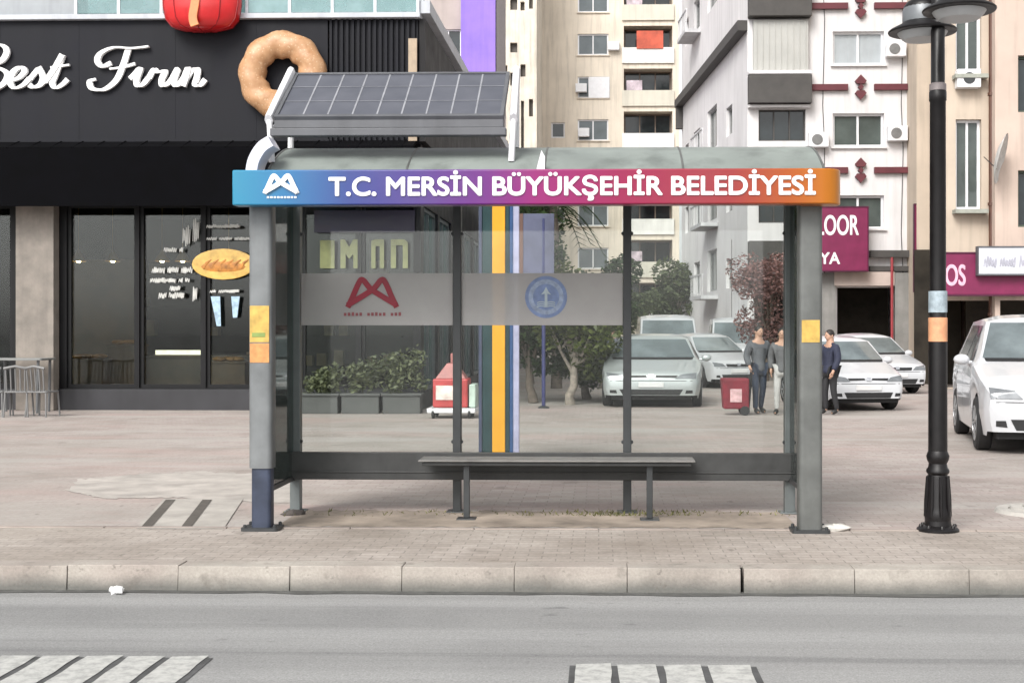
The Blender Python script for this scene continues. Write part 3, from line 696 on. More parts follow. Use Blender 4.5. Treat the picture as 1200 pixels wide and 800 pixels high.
# room behind the glass
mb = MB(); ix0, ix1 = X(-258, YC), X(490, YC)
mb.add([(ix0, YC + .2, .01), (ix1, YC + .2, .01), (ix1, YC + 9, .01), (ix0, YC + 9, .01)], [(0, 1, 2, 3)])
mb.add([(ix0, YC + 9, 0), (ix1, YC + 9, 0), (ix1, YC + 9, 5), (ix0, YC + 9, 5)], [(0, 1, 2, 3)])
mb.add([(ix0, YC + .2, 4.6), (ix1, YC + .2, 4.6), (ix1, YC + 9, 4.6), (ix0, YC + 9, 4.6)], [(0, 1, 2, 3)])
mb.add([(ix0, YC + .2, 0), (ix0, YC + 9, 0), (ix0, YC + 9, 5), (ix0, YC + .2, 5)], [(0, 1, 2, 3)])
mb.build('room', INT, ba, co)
mb = MB(); mb.box(X(120, YC + 3), X(300, YC + 3), YC + 2.6, YC + 3.3, .01, 1.0); mb.box(X(118, YC + 3), X(302, YC + 3), YC + 2.55, YC + 3.35, 1.0, 1.05)
mb.build('counter', pm('brown counter', (.10, .075, .055), .5, 0, .3, 3), ba, co, bevel=.01)
mb = MB(); zz = Z(413, YC + 2.5); mb.box(X(183, YC + 2.5), X(240, YC + 2.5), YC + 2.45, YC + 2.53, zz - .05, zz + .05); mb.build('display_light', pm('warm lit display', (1, .82, .6), .5, emit=.9), ba, co)
for px_, y_, w_, h_ in ((95, YC + 1.6, .9, .95), (145, YC + 2.2, .7, 1.25), (265, YC + 1.4, .8, .9)):
    mb = MB(); xx = X(px_, y_); mb.box(xx - w_ / 2, xx + w_ / 2, y_, y_ + .5, .01, h_); mb.box(xx - w_ / 2 - .03, xx + w_ / 2 + .03, y_ - .03, y_ + .53, h_, h_ + .04)
    cb = mb.build('display_case', pm('warm brown case', (.14, .085, .045), .5, 0, .4, 2), ba, co, bevel=.01)
    mb = MB()
    for k in range(9): mb.ball((xx + random.uniform(-.4, .4) * w_, y_ + random.uniform(.05, .4), h_ + .09), (.12, .07, .05), 10, 6)
    mb.build('bread', pm('bread crust', (.34, .17, .05), .6, 0, .4, 5), cb, co, smooth=True)
for px_ in (92, 132, 190, 214, 268):  # pendant lamps added, their glowing bulbs brighten the dim room
    mb = MB(); xx = X(px_, YC + 1.9); mb.lathe([(.02, 3.35), (.05, 3.3), (.17, 3.1), (.165, 3.09), (.04, 3.26)], (xx, YC + 1.9, 0), 16); mb.tube([(xx, YC + 1.9, 3.34), (xx, YC + 1.9, 4.59)], .008, 5); pl_ = mb.build('added_pendant_lamp', pm('brass shade', (.35, .22, .09), .4, .5), ba, co, smooth=40); mb = MB(); mb.ball((xx, YC + 1.9, 3.11), .05); mb.build('fill_bulb', pm('warm fill light', (1, .75, .45), .4, emit=22), pl_, co, smooth=True)
mb = MB(); mb.box(X(84, YC + 5), X(170, YC + 5), YC + 5, YC + 5.1, .01, 3.3); mb.build('wood_panel', pm('wood panel', (.12, .075, .04), .6, 0, .4, 1.5), ba, co)
mb = MB()                                  # shelves at the back wall
for k in range(4): mb.box(X(80, YC + 8.5), X(470, YC + 8.5), YC + 8.5, YC + 8.95, .6 + k * .8, .66 + k * .8)
for k in range(40): 
    xx = lerp(X(85, YC + 8.5), X(465, YC + 8.5), random.random()); zk = .66 + random.randrange(4) * .8; mb.box(xx, xx + .25, YC + 8.52, YC + 8.8, zk, zk + random.uniform(.15, .45), 1)
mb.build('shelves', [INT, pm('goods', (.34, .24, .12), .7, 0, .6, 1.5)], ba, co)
# awning zone
mb = MB(); za, zb_ = Z(240, YC - .9), Z(170, YC - .9)
P_ = [(YC - .9, za), (YC - .9, zb_), (YC + .0, Z(160, YC)), (YC + .0, Z(160, YC) - .06), (YC - .86, zb_ - .06), (YC - .86, za)]
xa, xb = X(-250, YC), X(497, YC) - .1; n_ = len(P_)
mb.add([(x, *p) for x in (xa, xb) for p in P_], [(k, (k + 1) % n_, n_ + (k + 1) % n_, n_ + k) for k in range(n_)] + [tuple(range(n_)), tuple(range(n_, 2 * n_))[::-1]])
for k in range(30):
    x = lerp(xa, xb, (k + .5) / 30); mb.tube([(x, YC - .905, zb_ - .02), (x, YC - .5, lerp(zb_, Z(160, YC), .45)), (x, YC - .02, Z(160, YC) - .01)], .02, 5)
mb.build('awning', AWN, ba, co, smooth=30)
# sign fascia
YS = YC - .35
fz0, fz1 = Z(165, YS), Z(21, YS)
mb = MB(); mb.box(X(-250, YS), X(384, YS), YS, YC + .0, fz0, fz1)
k = 0; x = X(386, YS); x1 = X(490, YS)
while x < x1 - .05:
    mb.box(x, x + .05, YS - .0, YC, fz0, fz1); mb.box(x + .05, x + .11, YS + .06, YC, fz0, fz1); x += .11
mb.box(X(-250, YS), X(386, YS), YS - .03, YS - .002, fz0 - .06, fz0 + .05)
for px in (-120, 0, 92, 205, 300): mb.box(X(px, YS), X(px, YS) + .012, YS - .004, YS - .001, fz0 + .06, fz1 - .02)
fa = mb.build('sign_fascia', SIGNB, ba, co, bevel=.006)
# side fascia going back
mb = MB(); xs_ = X(490, YS) + .02
mb.hexa([(xs_, YS + .02, fz0), (xs_ + .12, YS + .02, fz0), (xs_ + .4, YS + 31, fz0), (xs_ + .2, YS + 31, fz0), (xs_, YS + .02, fz1), (xs_ + .12, YS + .02, fz1), (xs_ + .4, YS + 31, fz1), (xs_ + .2, YS + 31, fz1)])
mb.build('side_fascia', pm('dark side cladding', (.012, .011, .012), .6, 0, .3, 2, spec=.25), ba, co)
mb = MB(); mb.box(X(479, YS), X(489, YS), YS - .06, YS - .002, fz0, Z(45, YS)); mb.build('corner_trim', pm('tan trim', (.36, .28, .2), .6), ba, co)
# ledge, balustrade and wall above the sign
mb = MB(); mb.box(X(-250, YS), X(493, YS), YS - .12, YC + .3, fz1 + .002, fz1 + .10)
mb.hexa([(xs_ - .03, YS + .0, fz1 + .102), (xs_ + .22, YS, fz1 + .102), (xs_ + .5, YS + 31, fz1 + .102), (xs_ + .2, YS + 31, fz1 + .102), (xs_ - .03, YS + .0, fz1 + .36), (xs_ + .22, YS, fz1 + .36), (xs_ + .5, YS + 31, fz1 + .36), (xs_ + .2, YS + 31, fz1 + .36)])
mb.build('ledge', pm('pale grey ledge', (.46, .48, .52), .5, 0, .12, 2, dirt=.4), ba, co, bevel=.01)
AQ = glass('aqua balustrade glass', (.55, .75, .74), 1.0, .3, (.5, .66, .68))
mb = MB(); zb0 = fz1 + .1
for k, px in enumerate(range(90, 495, 50)): mb.box(X(px, YS) - .03, X(px, YS) + .03, YS - .06, YS - .02, zb0, zb0 + 1.2)
mb.box(X(90, YS), X(493, YS), YS - .065, YS - .015, zb0 + 1.2, zb0 + 1.26)
bal = mb.build('balustrade', pm('balustrade white', (.55, .58, .62), .4), ba, co)
mb = MB(); mb.box(X(92, YS), X(491, YS), YS - .046, YS - .036, zb0 + .03, zb0 + 1.2); mb.build('balustrade_glass', AQ, bal, co)
mb = MB(); mb.box(X(-250, YS), X(88, YS), YS - .05, YC + .3, zb0 + .001, zb0 + 2.0); mb.box(X(-250, YC), X(480, YC), YC + 2.0, YC + 2.3, zb0, zb0 + 3.5); mb.build('upper_wall', pm('grey upper wall', (.30, .32, .34), .7, 0, .2, 1.0, dirt=.4), ba, co)
# script lettering
def stroke_w(t): return .035 + .085 * max(0, min(1, abs(t.y) * 1.1 - .1 * t.x))
S = {'B': [[(-16, 54), (-24, 76), (-32, 98)], [(-40, 66), (-22, 52), (2, 50), (10, 58), (2, 70), (-18, 75), (2, 78), (11, 86), (4, 98), (-14, 104), (-38, 97)]],
     'e': [[(14, 93), (24, 89), (31, 81), (26, 77), (18, 82), (14, 93), (19, 101), (29, 98), (37, 90)]],
     's': [[(37, 90), (46, 79), (47, 77), (52, 88), (49, 97), (41, 100), (36, 97)], [(49, 97), (56, 93)]],
     't': [[(55, 94), (66, 78), (75, 62)], [(75, 62), (67, 84), (63, 95), (67, 101), (75, 97), (81, 91)], [(61, 77), (83, 74)]],
     'F': [[(132, 72), (122, 76), (116, 69), (121, 60), (136, 54), (156, 55), (176, 53)], [(152, 55), (146, 74), (138, 92), (124, 103), (110, 102), (107, 94), (114, 91)], [(130, 79), (146, 77), (160, 73)]],
     'i': [[(154, 91), (160, 85), (166, 79), (162, 91), (163, 99), (169, 98), (176, 90)]],
     'r': [[(176, 90), (182, 80), (187, 83), (195, 82), (191, 92), (192, 99), (198, 97), (204, 90)]],
     'i2': [[(204, 90), (210, 79), (206, 91), (207, 99), (212, 97), (217, 90)]],
     'n': [[(214, 99), (218, 89), (222, 79), (219, 91), (216, 100)], [(217, 95), (226, 82), (233, 80), (232, 90), (230, 98), (236, 99), (242, 92)]]}
mb = MB(); j = 0
for strokes in S.values():
    for st in strokes:
        mb.ribbon([(X(a, YS), Z(b_, YS)) for a, b_ in st], stroke_w, YS - .07 - .0203 * (j % 3) * .5 - .0009 * j, YS - .02); j += 1
mb.build('lettering', WHITEL, fa, co, smooth=30)
# big bread ring on the fascia
cx, cz, rR = X(334, YS), Z(89, YS), (X(385, YS) - X(283, YS)) / 2
def bread_mat():
    m, n, l, b = nt('baked crust'); v = coords(n, l)
    f = noise(n, l, 4.5, 6, v); vo = n.new('ShaderNodeTexVoronoi'); vo.inputs['Scale'].default_value = 16; l.new(v, vo.inputs['Vector'])
    c = mixc(n, l, ramp(n, l, f, [(.3, 0.0), (.7, 1.0)]), (.36, .18, .08), (.52, .31, .17))
    c = mixc(n, l, ramp(n, l, vo.outputs['Distance'], [(.14, .75), (.26, 0.0)]), c, (.60, .44, .29))
    l.new(c, b.inputs['Base Color']); b.inputs['Roughness'].default_value = .45; bump(n, l, b, vo.outputs['Distance'], .25, .012); return m
mb = MB(); r2 = rR * .31; r1 = rR - r2; NN = 56; n2 = 14; vs = []
for i in range(NN):
    a = 2 * math.pi * i / NN
    for k in range(n2):
        b_ = 2 * math.pi * k / n2; rr = r2 * (1 + .08 * math.sin(a * 9 + b_ * 2)); vs.append((cx + (r1 + rr * math.cos(b_)) * math.cos(a), YS - .2 + rr * .8 * math.sin(b_), cz + (r1 + rr * math.cos(b_)) * math.sin(a)))
mb.add(vs, [(i * n2 + k, i * n2 + (k + 1) % n2, ((i + 1) % NN) * n2 + (k + 1) % n2, ((i + 1) % NN) * n2 + k) for i in range(NN) for k in range(n2)])
br = mb.build('bread_ring', bread_mat(), fa, co, smooth=True)
for dx_, dz_ in ((-.45, .3), (.45, .3), (0, -.55)):
    mb = MB(); mb.tube([(cx + dx_, YS - .1, cz + dz_), (cx + dx_, YS - .003, cz + dz_)], .03, 8); mb.build('strut', BLACK, br, co)
# shop window decals: menu lettering, a loaf picture, cups
STK = pm('white window print', (.55, .55, .52), .6, 0, .12, 30)
wsub = [o for o in ba.children if o.name.startswith('window')]
yd = YC - .018
mb = MB(); rg = random.Random(3)
for (xa_, xb_, yy, hh) in ((214, 222, 262, 26), (226, 233, 250, 34), (192, 218, 289, 6), (178, 226, 312, 8), (176, 222, 325, 6), (199, 212, 334, 7), (186, 216, 342, 8), (226, 236, 333, 20), (242, 284, 262, 5), (242, 296, 277, 4), (246, 280, 339, 4)):
    x = xa_; pts_ = []
    while x < xb_:
        w = rg.uniform(1.4, 2.6)
        if rg.random() < .15 and len(pts_) > 3:
            mb.ribbon(pts_, .013, yd, yd + .006); pts_ = []; x += 2
        pts_ += [(X(x, yd), Z(yy + hh * rg.uniform(.75, 1), yd)), (X(x + w * .5, yd), Z(yy + hh * rg.uniform(0, .3), yd))]
        x += w
    if len(pts_) > 2: mb.ribbon(pts_, .013, yd, yd + .006)
    mb.build('window_lettering', STK, wsub[3 if xa_ < 240 else 4], co); mb = MB()
mb = MB(); lcx, lcz = X(262, yd), Z(309, yd); mb.ball((lcx, yd - .01, lcz), (.64, .016, .31), 28, 12); 
lo = mb.build('loaf_picture', bread := pm('loaf picture', (.60, .38, .10), .5, 0, .35, 5), wsub[4], co, smooth=True)
mb = MB()
for k in range(6): mb.tube([(lcx - .4 + k * .15, yd - .028, lcz - .10), (lcx - .34 + k * .15, yd - .03, lcz + .02), (lcx - .24 + k * .15, yd - .026, lcz + .09)], [.012, .03, .012], 6, sq=.3)
mb.ball((lcx, yd - .012, lcz - .05), (.5, .022, .13), 24, 8)
mb.build('loaf_filling', pm('loaf filling', (.42, .17, .03), .5, 0, .5, 9), wsub[4], co, smooth=True)
mb = MB(); mb.sheetprism([(X(247, yd), Z(347, yd)), (X(254, yd), Z(382, yd)), (X(259, yd), Z(382, yd)), (X(258, yd), Z(347, yd))], yd - .006, yd); mb.sheetprism([(X(271, yd), Z(347, yd)), (X(273, yd), Z(372, yd)), (X(278, yd), Z(372, yd)), (X(281, yd), Z(347, yd))], yd - .006, yd)
mb.build('cup_picture', pm('pale blue print', (.30, .42, .52), .5, 0, .4, 9), wsub[4], co)
# panel board with tall olive letters inside the right windows
mb = MB(); yb_ = YC - .03
mb.box(X(368, yb_), X(486, yb_), yb_, yb_ + .02, Z(272, yb_), Z(246, yb_)); ob = mb.build('purple_board', pm('deep purple board', (.018, .012, .035), .5), ba, co)
OL = pm('olive print', (.20, .21, .09), .6, 0, .3, 6)
def gl(pts): mb.sheetprism([(X(a, yb_), Z(b_, yb_)) for a, b_ in pts], yb_ - .002, yb_ + .014)
mb = MB(); gl([(375, 281), (375, 314), (392, 314), (392, 281)]); gl([(399, 280), (399, 314), (405, 314), (405, 297), (409, 303), (414, 297), (414, 314), (419, 314), (419, 280), (414, 280), (409, 289), (404, 280)])
gl([(435, 282), (435, 314), (440, 314), (440, 288), (445, 288), (445, 314), (450, 314), (450, 280), (440, 280)]); gl([(458, 280), (458, 314), (464, 314), (464, 287), (472, 287), (472, 314), (478, 314), (478, 284), (474, 280)])
mb.build('olive_lettering', OL, ba, co)
# red ornament above the sign
rc = PY(237, 0, YS - .25)
mb = MB(); prof = [(.02, -.62), (.36, -.605), (.60, -.54), (.72, -.40), (.77, -.15), (.78, .1), (.74, .4), (.55, .62), (.2, .72), (.03, .74)]
mb.lathe(prof, (0, 0, 0), 28)
for v_ in range(len(mb.v)): a = mb.v[v_]; mb.v[v_] = (a[0], a[1] * .5, a[2])
ro = thing('paper_lantern', 'big glossy red rounded lantern above the black bakery sign', 'lantern', (rc.x, rc.y, rc.z))
mb.build('shell', pm('glossy red', (.55, .012, .015), .35, 0, .2, 2, coat=.3), ro, smooth=True)
mb = MB(); mb.ribbon([(-.02, .6), (0, .0), (-.06, -.42), (-.02, -.6)], .16, -.415, -.36); mb.build('stripe', pm('orange red highlight', (.74, .22, .08), .4), ro)  # orange strip paints a highlight down the middle of the shell
mb = MB(); mb.tube([(0, 0, .72), (0, 0, 1.6), (0, .6, 1.75)], .02, 6); mb.build('hanger', BLACK, ro)
for k_ in range(10):
    a_ = k_ * math.pi / 5 + .3; mb = MB(); mb.tube([(r_ * 1.004 * math.cos(a_), r_ * .502 * math.sin(a_), h_) for r_, h_ in prof], .012, 5); mb.build('rib', pm('dark red rib', (.28, .006, .01), .4), ro, smooth=40)

# ------------------------------------------------------------------ café furniture in front of the left pillar
def cafe_table(px, py, label):
    p = G(px, py); t = thing('cafe_table', label, 'table', (p.x, p.y, 0))
    mb = MB(); mb.prism(rpoly(-.55, .55, -.35, .35, .05), 1.02, 1.06); mb.build('tabletop', pm('pale table top', (.20, .205, .20), .4, 0, .1, 4), t, bevel=.006)
    for sx in (-.45, .45):
        for sy in (-.27, .27): mb = MB(); mb.tube([(sx, sy, 1.02), (sx * .95, sy, .0)], .028, 8); mb.build('leg', pm('grey table leg', (.13, .135, .14), .45, .2), t)
    return t
def cafe_chair(px, py, rz, label):
    p = G(px, py); t = thing('cafe_chair', label, 'chair', (p.x, p.y, 0), rz, 'café chairs by the bakery pillar')
    M_ = pm('grey chair plastic', (.17, .17, .17), .5, 0, .1, 5)
    mb = MB(); mb.prism(rpoly(-.22, .22, -.22, .22, .06), .45, .48); mb.build('seat', M_, t, bevel=.01)
    mb = MB()
    for k in range(5): a = -.16 + k * .08; mb.tube([(a, .2, .48), (a * 1.05, .25, .9)], .015, 6)
    mb.tube([(-.2, .25, .9), (0, .28, .94), (.2, .25, .9)], .025, 8); mb.build('backrest', M_, t, smooth=40)
    for sx in (-.19, .19):
        for sy in (-.19, .19): mb = MB(); mb.tube([(sx, sy, .45), (sx * 1.12, sy * 1.15, 0)], .017, 7); mb.build('leg', M_, t)
    return t
cafe_table(25, 483, 'grey rectangular café table in front of the bakery pillar')
for px, rz, lab in ((-4, R(180), 'grey café chair cut off by the left edge of view'), (50, R(170), 'grey café chair facing away at right end of table'), (22, R(190), 'grey café chair in the middle of the table side')):
    cafe_chair(px, 488, rz, lab)

# ================================================================== BUILDINGS BEHIND
# beige and purple block directly behind the bakery
YP = 60.0
fp = Face((X(380, YP), YP), (X(582, YP), YP)); o_ = Vector((X(480, YP), YP, 0))
bl = thing('apartment_building', 'beige block with a violet painted corner rising behind the bakery roof', 'building', o_)
hl = [(fp.px(510) + 0, fp.px(510) + 1.2, 8 + 3 * k, 9.5 + 3 * k) for k in range(4)]
mb = MB(); fp.wall(mb, 0, 24, hl, .2, 0, fp.px(541)); mb.build('wall', pm('rose beige render', (.42, .36, .34), .85, 0, .15, .6, dirt=.4), bl, o_)
for h in hl: fp.window(bl, o_, h, .2, WHITEP, DARKG)
mb = MB(); fp.slab(mb, fp.px(541), fp.px(581), 0, 24, .0, .35); mb.build('violet_corner', pm('violet render', (.27, .17, .62), .8, 0, .18, .5, dirt=.3), bl, o_)
e_ = X(582, YP); mb = MB(); mb.box(X(380, YP), e_ - .01, YP + .3, YP + 6, 0, 24); mb.build('core', pm('core render', (.4, .36, .36), .85), bl, o_)

# cream tower with balconies, far
YT = 92.0
ft = Face((X(628, YT), YT), (X(796, YT), YT)); o_ = Vector((X(710, YT), YT, 0))
tw = thing('apartment_tower', 'tall cream apartment tower with stacked balconies seen above the shelter roof', 'building', o_)
CREAM = pm('cream render', (.70, .625, .525), .85, 0, .12, .35, dirt=.5); fl = 3.02
z_ref = Z(65, YT)                           # sill of the window at y 65
hA, hB, hS = [], [], []
for k in range(-7, 3):
    z0 = z_ref + k * fl
    if z0 < .5: continue
    hA.append((ft.px(677), ft.px(713), z0, z0 + 1.5)); hB.append((ft.px(731), ft.px(788), z0 - .35, z0 + 2.05))
    if k in (-2, -4, -5): hS.append((ft.px(646), ft.px(662), z0 + .2, z0 + 1.3))
mb = MB(); ft.wall(mb, 0, 34, hA + hS, .2, 0, ft.px(727)); ft.wall(mb, 0, 34, hB, 1.3, ft.px(727), ft.L)
mb.box(X(628, YT), X(796, YT), YT + 1.4, YT + 12, 0, 34); mb.build('wall', CREAM, tw, o_)
for i, h in enumerate(hA): ft.window(tw, o_, h, .2, WHITEP, pm('pale far pane', (.10, .12, .13), .08, 0, .3, .6), 1, .1, sill=CREAM)
for h in hS: ft.window(tw, o_, h, .2, WHITEP, DARKG, 0, .1)
for i, h in enumerate(hB):
    ft.window(tw, o_, (h[0] + .05, h[1] - .05, h[2] + .02, h[3] - .02), 1.25, pm('brown door frame', (.2, .15, .12), .6), DARKG, 2, .09)
    mb = MB(); ft.slab(mb, h[0] - .12, h[1] + .12, h[2] - .25, h[2] + .85, .02, .14); ft.slab(mb, h[0] - .12, h[1] + .12, h[2] - .25, h[2] - .1, -1.2, .02)
    mb.build('balcony', pm(['white balcony', 'cream balcony'][i % 2], [(.74, .73, .70), (.58, .55, .47)][i % 2], .8, 0, .08, .8, dirt=.3), tw, o_)
    if i % 2: mb = MB(); ft.slab(mb, h[0] + .2, h[0] + 1.3, h[2] + .9, h[2] + 1.6, -.5, -.1); mb.build('laundry', pm('laundry cloth', (.45, .38, .42), .9, 0, .5, 2), tw, o_)
mb = MB(); h = [x for x in hB if abs(x[2] - (z_ref - .35)) < .1][0]; ft.slab(mb, ft.px(746), ft.px(777), h[2] + .75, h[2] + 2.0, .15, .22); mb.build('red_cloth', pm('red hanging cloth', (.50, .10, .06), .8, 0, .3, 1.5), tw, o_)
mb = MB()
for px, py in ((681, 104), (684, 156), (719, 55)):
    a = PY(px, py, YT); mc = MB(); mc.box(a.x - .4, a.x + .4, YT - .4, YT - .02, a.z - .3, a.z + .3); mc.build('air_conditioner', WHITEP, tw, o_, bevel=.03)
a = PY(702, 103, YT); mb.box(a.x - .75, a.x + .75, YT - .12, YT - .02, a.z - .75, a.z + .75)
mb.build('panel', WHITEP, tw, o_, bevel=.03)

# weathered pale block to its left, with many small openings
YO = 84.0
fo = Face((X(572, YO), YO), (X(629, YO), YO)); o_ = Vector((X(600, YO), YO, 0))
ol = thing('apartment_building', 'weathered pale block with small scattered dark openings beside the violet corner', 'building', o_)
rg = random.Random(9); ho = []
for k in range(11):
    for px in (589, 600, 612, 622):
        if rg.random() < .72: z0 = 1.5 + k * 2.3 + rg.uniform(-.4, .4); uu = fo.px(px); ho.append((uu - .12, uu + rg.uniform(.12, .35), z0, z0 + rg.uniform(.5, 1.3)))
ho.append((fo.px(610.5), fo.px(614), Z(175, YO), Z(118, YO))); ho = [h for i, h in enumerate(ho) if all(not (h[0] < g[1] + .05 and g[0] < h[1] + .05 and h[2] < g[3] + .05 and g[2] < h[3] + .05) for g in ho[i + 1:])]
mb = MB(); fo.wall(mb, 0, 30, ho, .35); mb.box(X(572, YO), X(629, YO), YO + .5, YO + 10, 0, 30); mb.build('wall', pm('stained pale render', (.68, .62, .53), .9, 0, .18, .9, dirt=.8), ol, o_)
mb = MB()
for h in ho: fo.slab(mb, h[0] + .01, h[1] - .01, h[2] + .01, h[3] - .01, -.34, -.3)
mb.build('window', pm('dark opening', (.09, .08, .07), .7), ol, o_)

# white block with dark red beams
YW = 46.0
cA = (X(876, YW), YW); cB = (X(1066, YW), YW); cL = (X(799, 62), 62.0)
fw_ = Face(cA, cB); fl_ = Face(cL, cA); o_ = Vector((X(970, YW), YW, 0))
wb = thing('apartment_building', 'white apartment block with dark red beams and diamond ornaments behind the street lamp', 'building', o_)
WHT = pm('white render', (.66, .645, .65), .8, 0, .08, .5, dirt=.3); DRK = pm('dark brown cladding', (.062, .058, .055), .7, 0, .25, 2)
q = fw_.px; zz = lambda y: fw_.pz(1000, y)
fh = zz(37) - zz(133)
hw, hd = [], []
for k in range(-2, 3):
    z0 = zz(172) + k * fh
    if z0 > zz(300): hw.append((q(976), q(1036), z0, z0 + (zz(133) - zz(172))))
for k in range(-1, 3):
    hd.append((q(889), q(944), zz(165) + k * fh, zz(128) + k * fh))
hg = [(q(981), q(1046), .02, zz(337)), (q(884), q(936), .02, zz(330))]
mb = MB(); fw_.wall(mb, 0, 26, hw + hg + hd, .22)
hl = [(fl_.px(a_), fl_.px(b_), 3.2 + 2.9 * k, t_ + 2.9 * k) for k in (0, 1, 2, 4, 5, 6) for a_, b_, t_ in ((803, 807, 4.4), (813, 820, 4.6), (829, 840, 4.9), (851, 858, 4.3))]
fl_.wall(mb, 0, 26, hl, .22); mb.box(cA[0] + .5, cB[0] - .5, YW + 3.4, YW + 12, 0, 26)
fr_ = Face(cB, (cB[0] + .2, YW + 14)); fr_.wall(mb, 0, 26, [])
mb.build('wall', WHT, wb, o_)
CURT = pm('net curtain', (.36, .39, .41), .9, 0, .08, 2); PANE2 = pm('grey green pane', (.07, .085, .08), .06, 0, .3, 1)
for i, h in enumerate(hw): fw_.window(wb, o_, h, .22, WHITEP, PANE2, 1, .08, CURT if i == len(hw) - 2 else None, sill=WHT)
for h in hl: fl_.window(wb, o_, h, .22, pm('far grey frame', (.3, .3, .3), .6), PANE2, 0, .08)
for i, h in enumerate(hl):
    if i % 4 == 1 and h[2] > 14 or i % 4 == 2 and h[2] < 9.5:
        mb = MB(); fl_.slab(mb, h[0] - .35, h[1] + .35, h[2] - .35, h[2] - .2, .01, .7)
        for k in range(6): u_ = lerp(h[0] - .33, h[1] + .33, k / 5); fl_.slab(mb, u_ - .02, u_ + .02, h[2] - .2, h[2] + .6, .62, .66)
        fl_.slab(mb, h[0] - .35, h[1] + .35, h[2] + .6, h[2] + .66, .6, .68)
        mb.build('side_balcony', pm('pale balcony metal', (.52, .52, .53), .6, 0, .15, 2, dirt=.4), wb, o_)
for i, h in enumerate(hd): fw_.window(wb, o_, h, .22, DRK, DARKG, 2, .05)
for i, (ya, yb2, mt) in enumerate(((123, 90, DRK), (22, -30, DRK), (330, 283, DRK))):
    mb = MB(); fw_.slab(mb, q(876), q(949), zz(ya), zz(yb2), .01, .5); fl_.slab(mb, fl_.L - 1.2, fl_.L + .1, zz(ya), zz(yb2), .01, .45) if i < 0 else None; mb.build('balcony', mt, wb, o_, bevel=.02)
mb = MB(); fw_.slab(mb, q(882), q(946), zz(84), zz(25), -.1, .25)
for k in range(9): u_ = lerp(q(882), q(946), (k + .5) / 9); fw_.slab(mb, u_ - .02, u_ + .02, zz(83), zz(26), .25, .27)
mb.build('roller_blind', pm('pale grey blind', (.40, .40, .38), .7, 0, .1, 1), wb, o_)
mb = MB(); fw_.slab(mb, q(876), q(949), zz(84.5) - .12, zz(84.5), .0, .4); fw_.slab(mb, q(876), q(949), zz(127) , zz(124), .0, .3); mb.build('ledge', WHT, wb, o_)
BEAM = pm('dark red beam', (.11, .022, .03), .6, 0, .25, 1.5)
for yc in (8, 103, 200):
    for a, b_ in ((950, 993), (1024, 1065)): mb = MB(); fw_.slab(mb, q(a), q(b_), zz(yc + 3.5), zz(yc - 3.5), .0, .16); bm_ = mb.build('beam', BEAM, wb, o_)
    mb = MB(); c_ = fw_.p(q(1008), zz(yc), .12)
    for sg in (1, -1): 
        T = lambda dx, dy: (c_.x + dx, c_.z + dy * sg)
        mb.sheetprism([T(-.13, .12), T(.13, .12), T(.2, .22), T(0, .44), T(-.2, .22)][::sg], c_.y - .03, c_.y + .1)
    mb.sheetprism([(c_.x, c_.z - .12), (c_.x + .1, c_.z), (c_.x, c_.z + .12), (c_.x - .1, c_.z)], c_.y - .04, c_.y + .1)
    mb.build('ornament', BEAM, bm_, o_)
for px_, py_ in ((1048, 60), (1050, 158), (958, 165)):
    c_ = fw_.p(q(px_), zz(py_), .2); mb = MB(); mb.box(c_.x - .34, c_.x + .34, c_.y - .14, c_.y + .16, c_.z - .26, c_.z + .26); ac = mb.build('air_conditioner', WHITEP, wb, o_, bevel=.02)
    mb = MB(); mb.lathe([(.19, -.155), (.19, -.142)], (c_.x - .06, c_.y, c_.z), 18, 0, 'y'); mb.build('fan_grille', pm('fan grey', (.16, .16, .16), .5), ac, o_)
for px_ in (965, 1057):
    mb = MB(); mb.tube([fw_.p(q(px_) + .04 * math.sin(k * 2.1), 2 + k * 1.5, .03) for k in range(15)], .014, 5); mb.build('cable', BLACK, wb, o_)
zbm = fw_.pz(876, 30); mb = MB(); fl_.slab(mb, 0, fl_.L, zbm - .18, zbm + .18, .0, .35); fl_.slab(mb, 0, .4, zbm - 1.2, zbm - .18, .0, .3); mb.build('side_beam', DRK, wb, o_)
mb = MB(); fw_.slab(mb, q(976), q(1046), zz(335), zz(319), .0, .3); mb.build('lintel', pm('pink beige lintel', (.48, .40, .36), .8, 0, .12, 2), wb, o_)
mb = MB(); fw_.slab(mb, q(1018), q(1065), zz(302), zz(294), .0, .35); fw_.slab(mb, q(1018), q(1065), zz(318), zz(312), .0, .25); mb.build('dark_band', DRK, wb, o_)
mb = MB(); fw_.slab(mb, q(1047), q(1065), 0, zz(320), .0, .25); mb.build('pillar', pm('grey pillar', (.24, .235, .225), .8, 0, .2, 2, dirt=.4), wb, o_); mb = MB(); fw_.slab(mb, q(944), q(978), 0, zz(320), .0, .25); mb.build('pillar', pm('grey pillar', (.24, .235, .225)), wb, o_)
mb = MB()
for h in hg: mb.add([fw_.p(h[0] - .5, 0, -3), fw_.p(h[1] + .5, 0, -3), fw_.p(h[1] + .5, 5, -3), fw_.p(h[0] - .5, 5, -3)], [(0, 1, 2, 3)])
mb.build('shop_room', INT, wb, o_)
mb = MB(); a = fw_.p(q(1043), 0, .3); mb.tube([(a.x, a.y, .02), (a.x, a.y, zz(300))], .05, 8); mb.build('downpipe', pm('red pipe', (.3, .04, .05), .5), wb, o_)

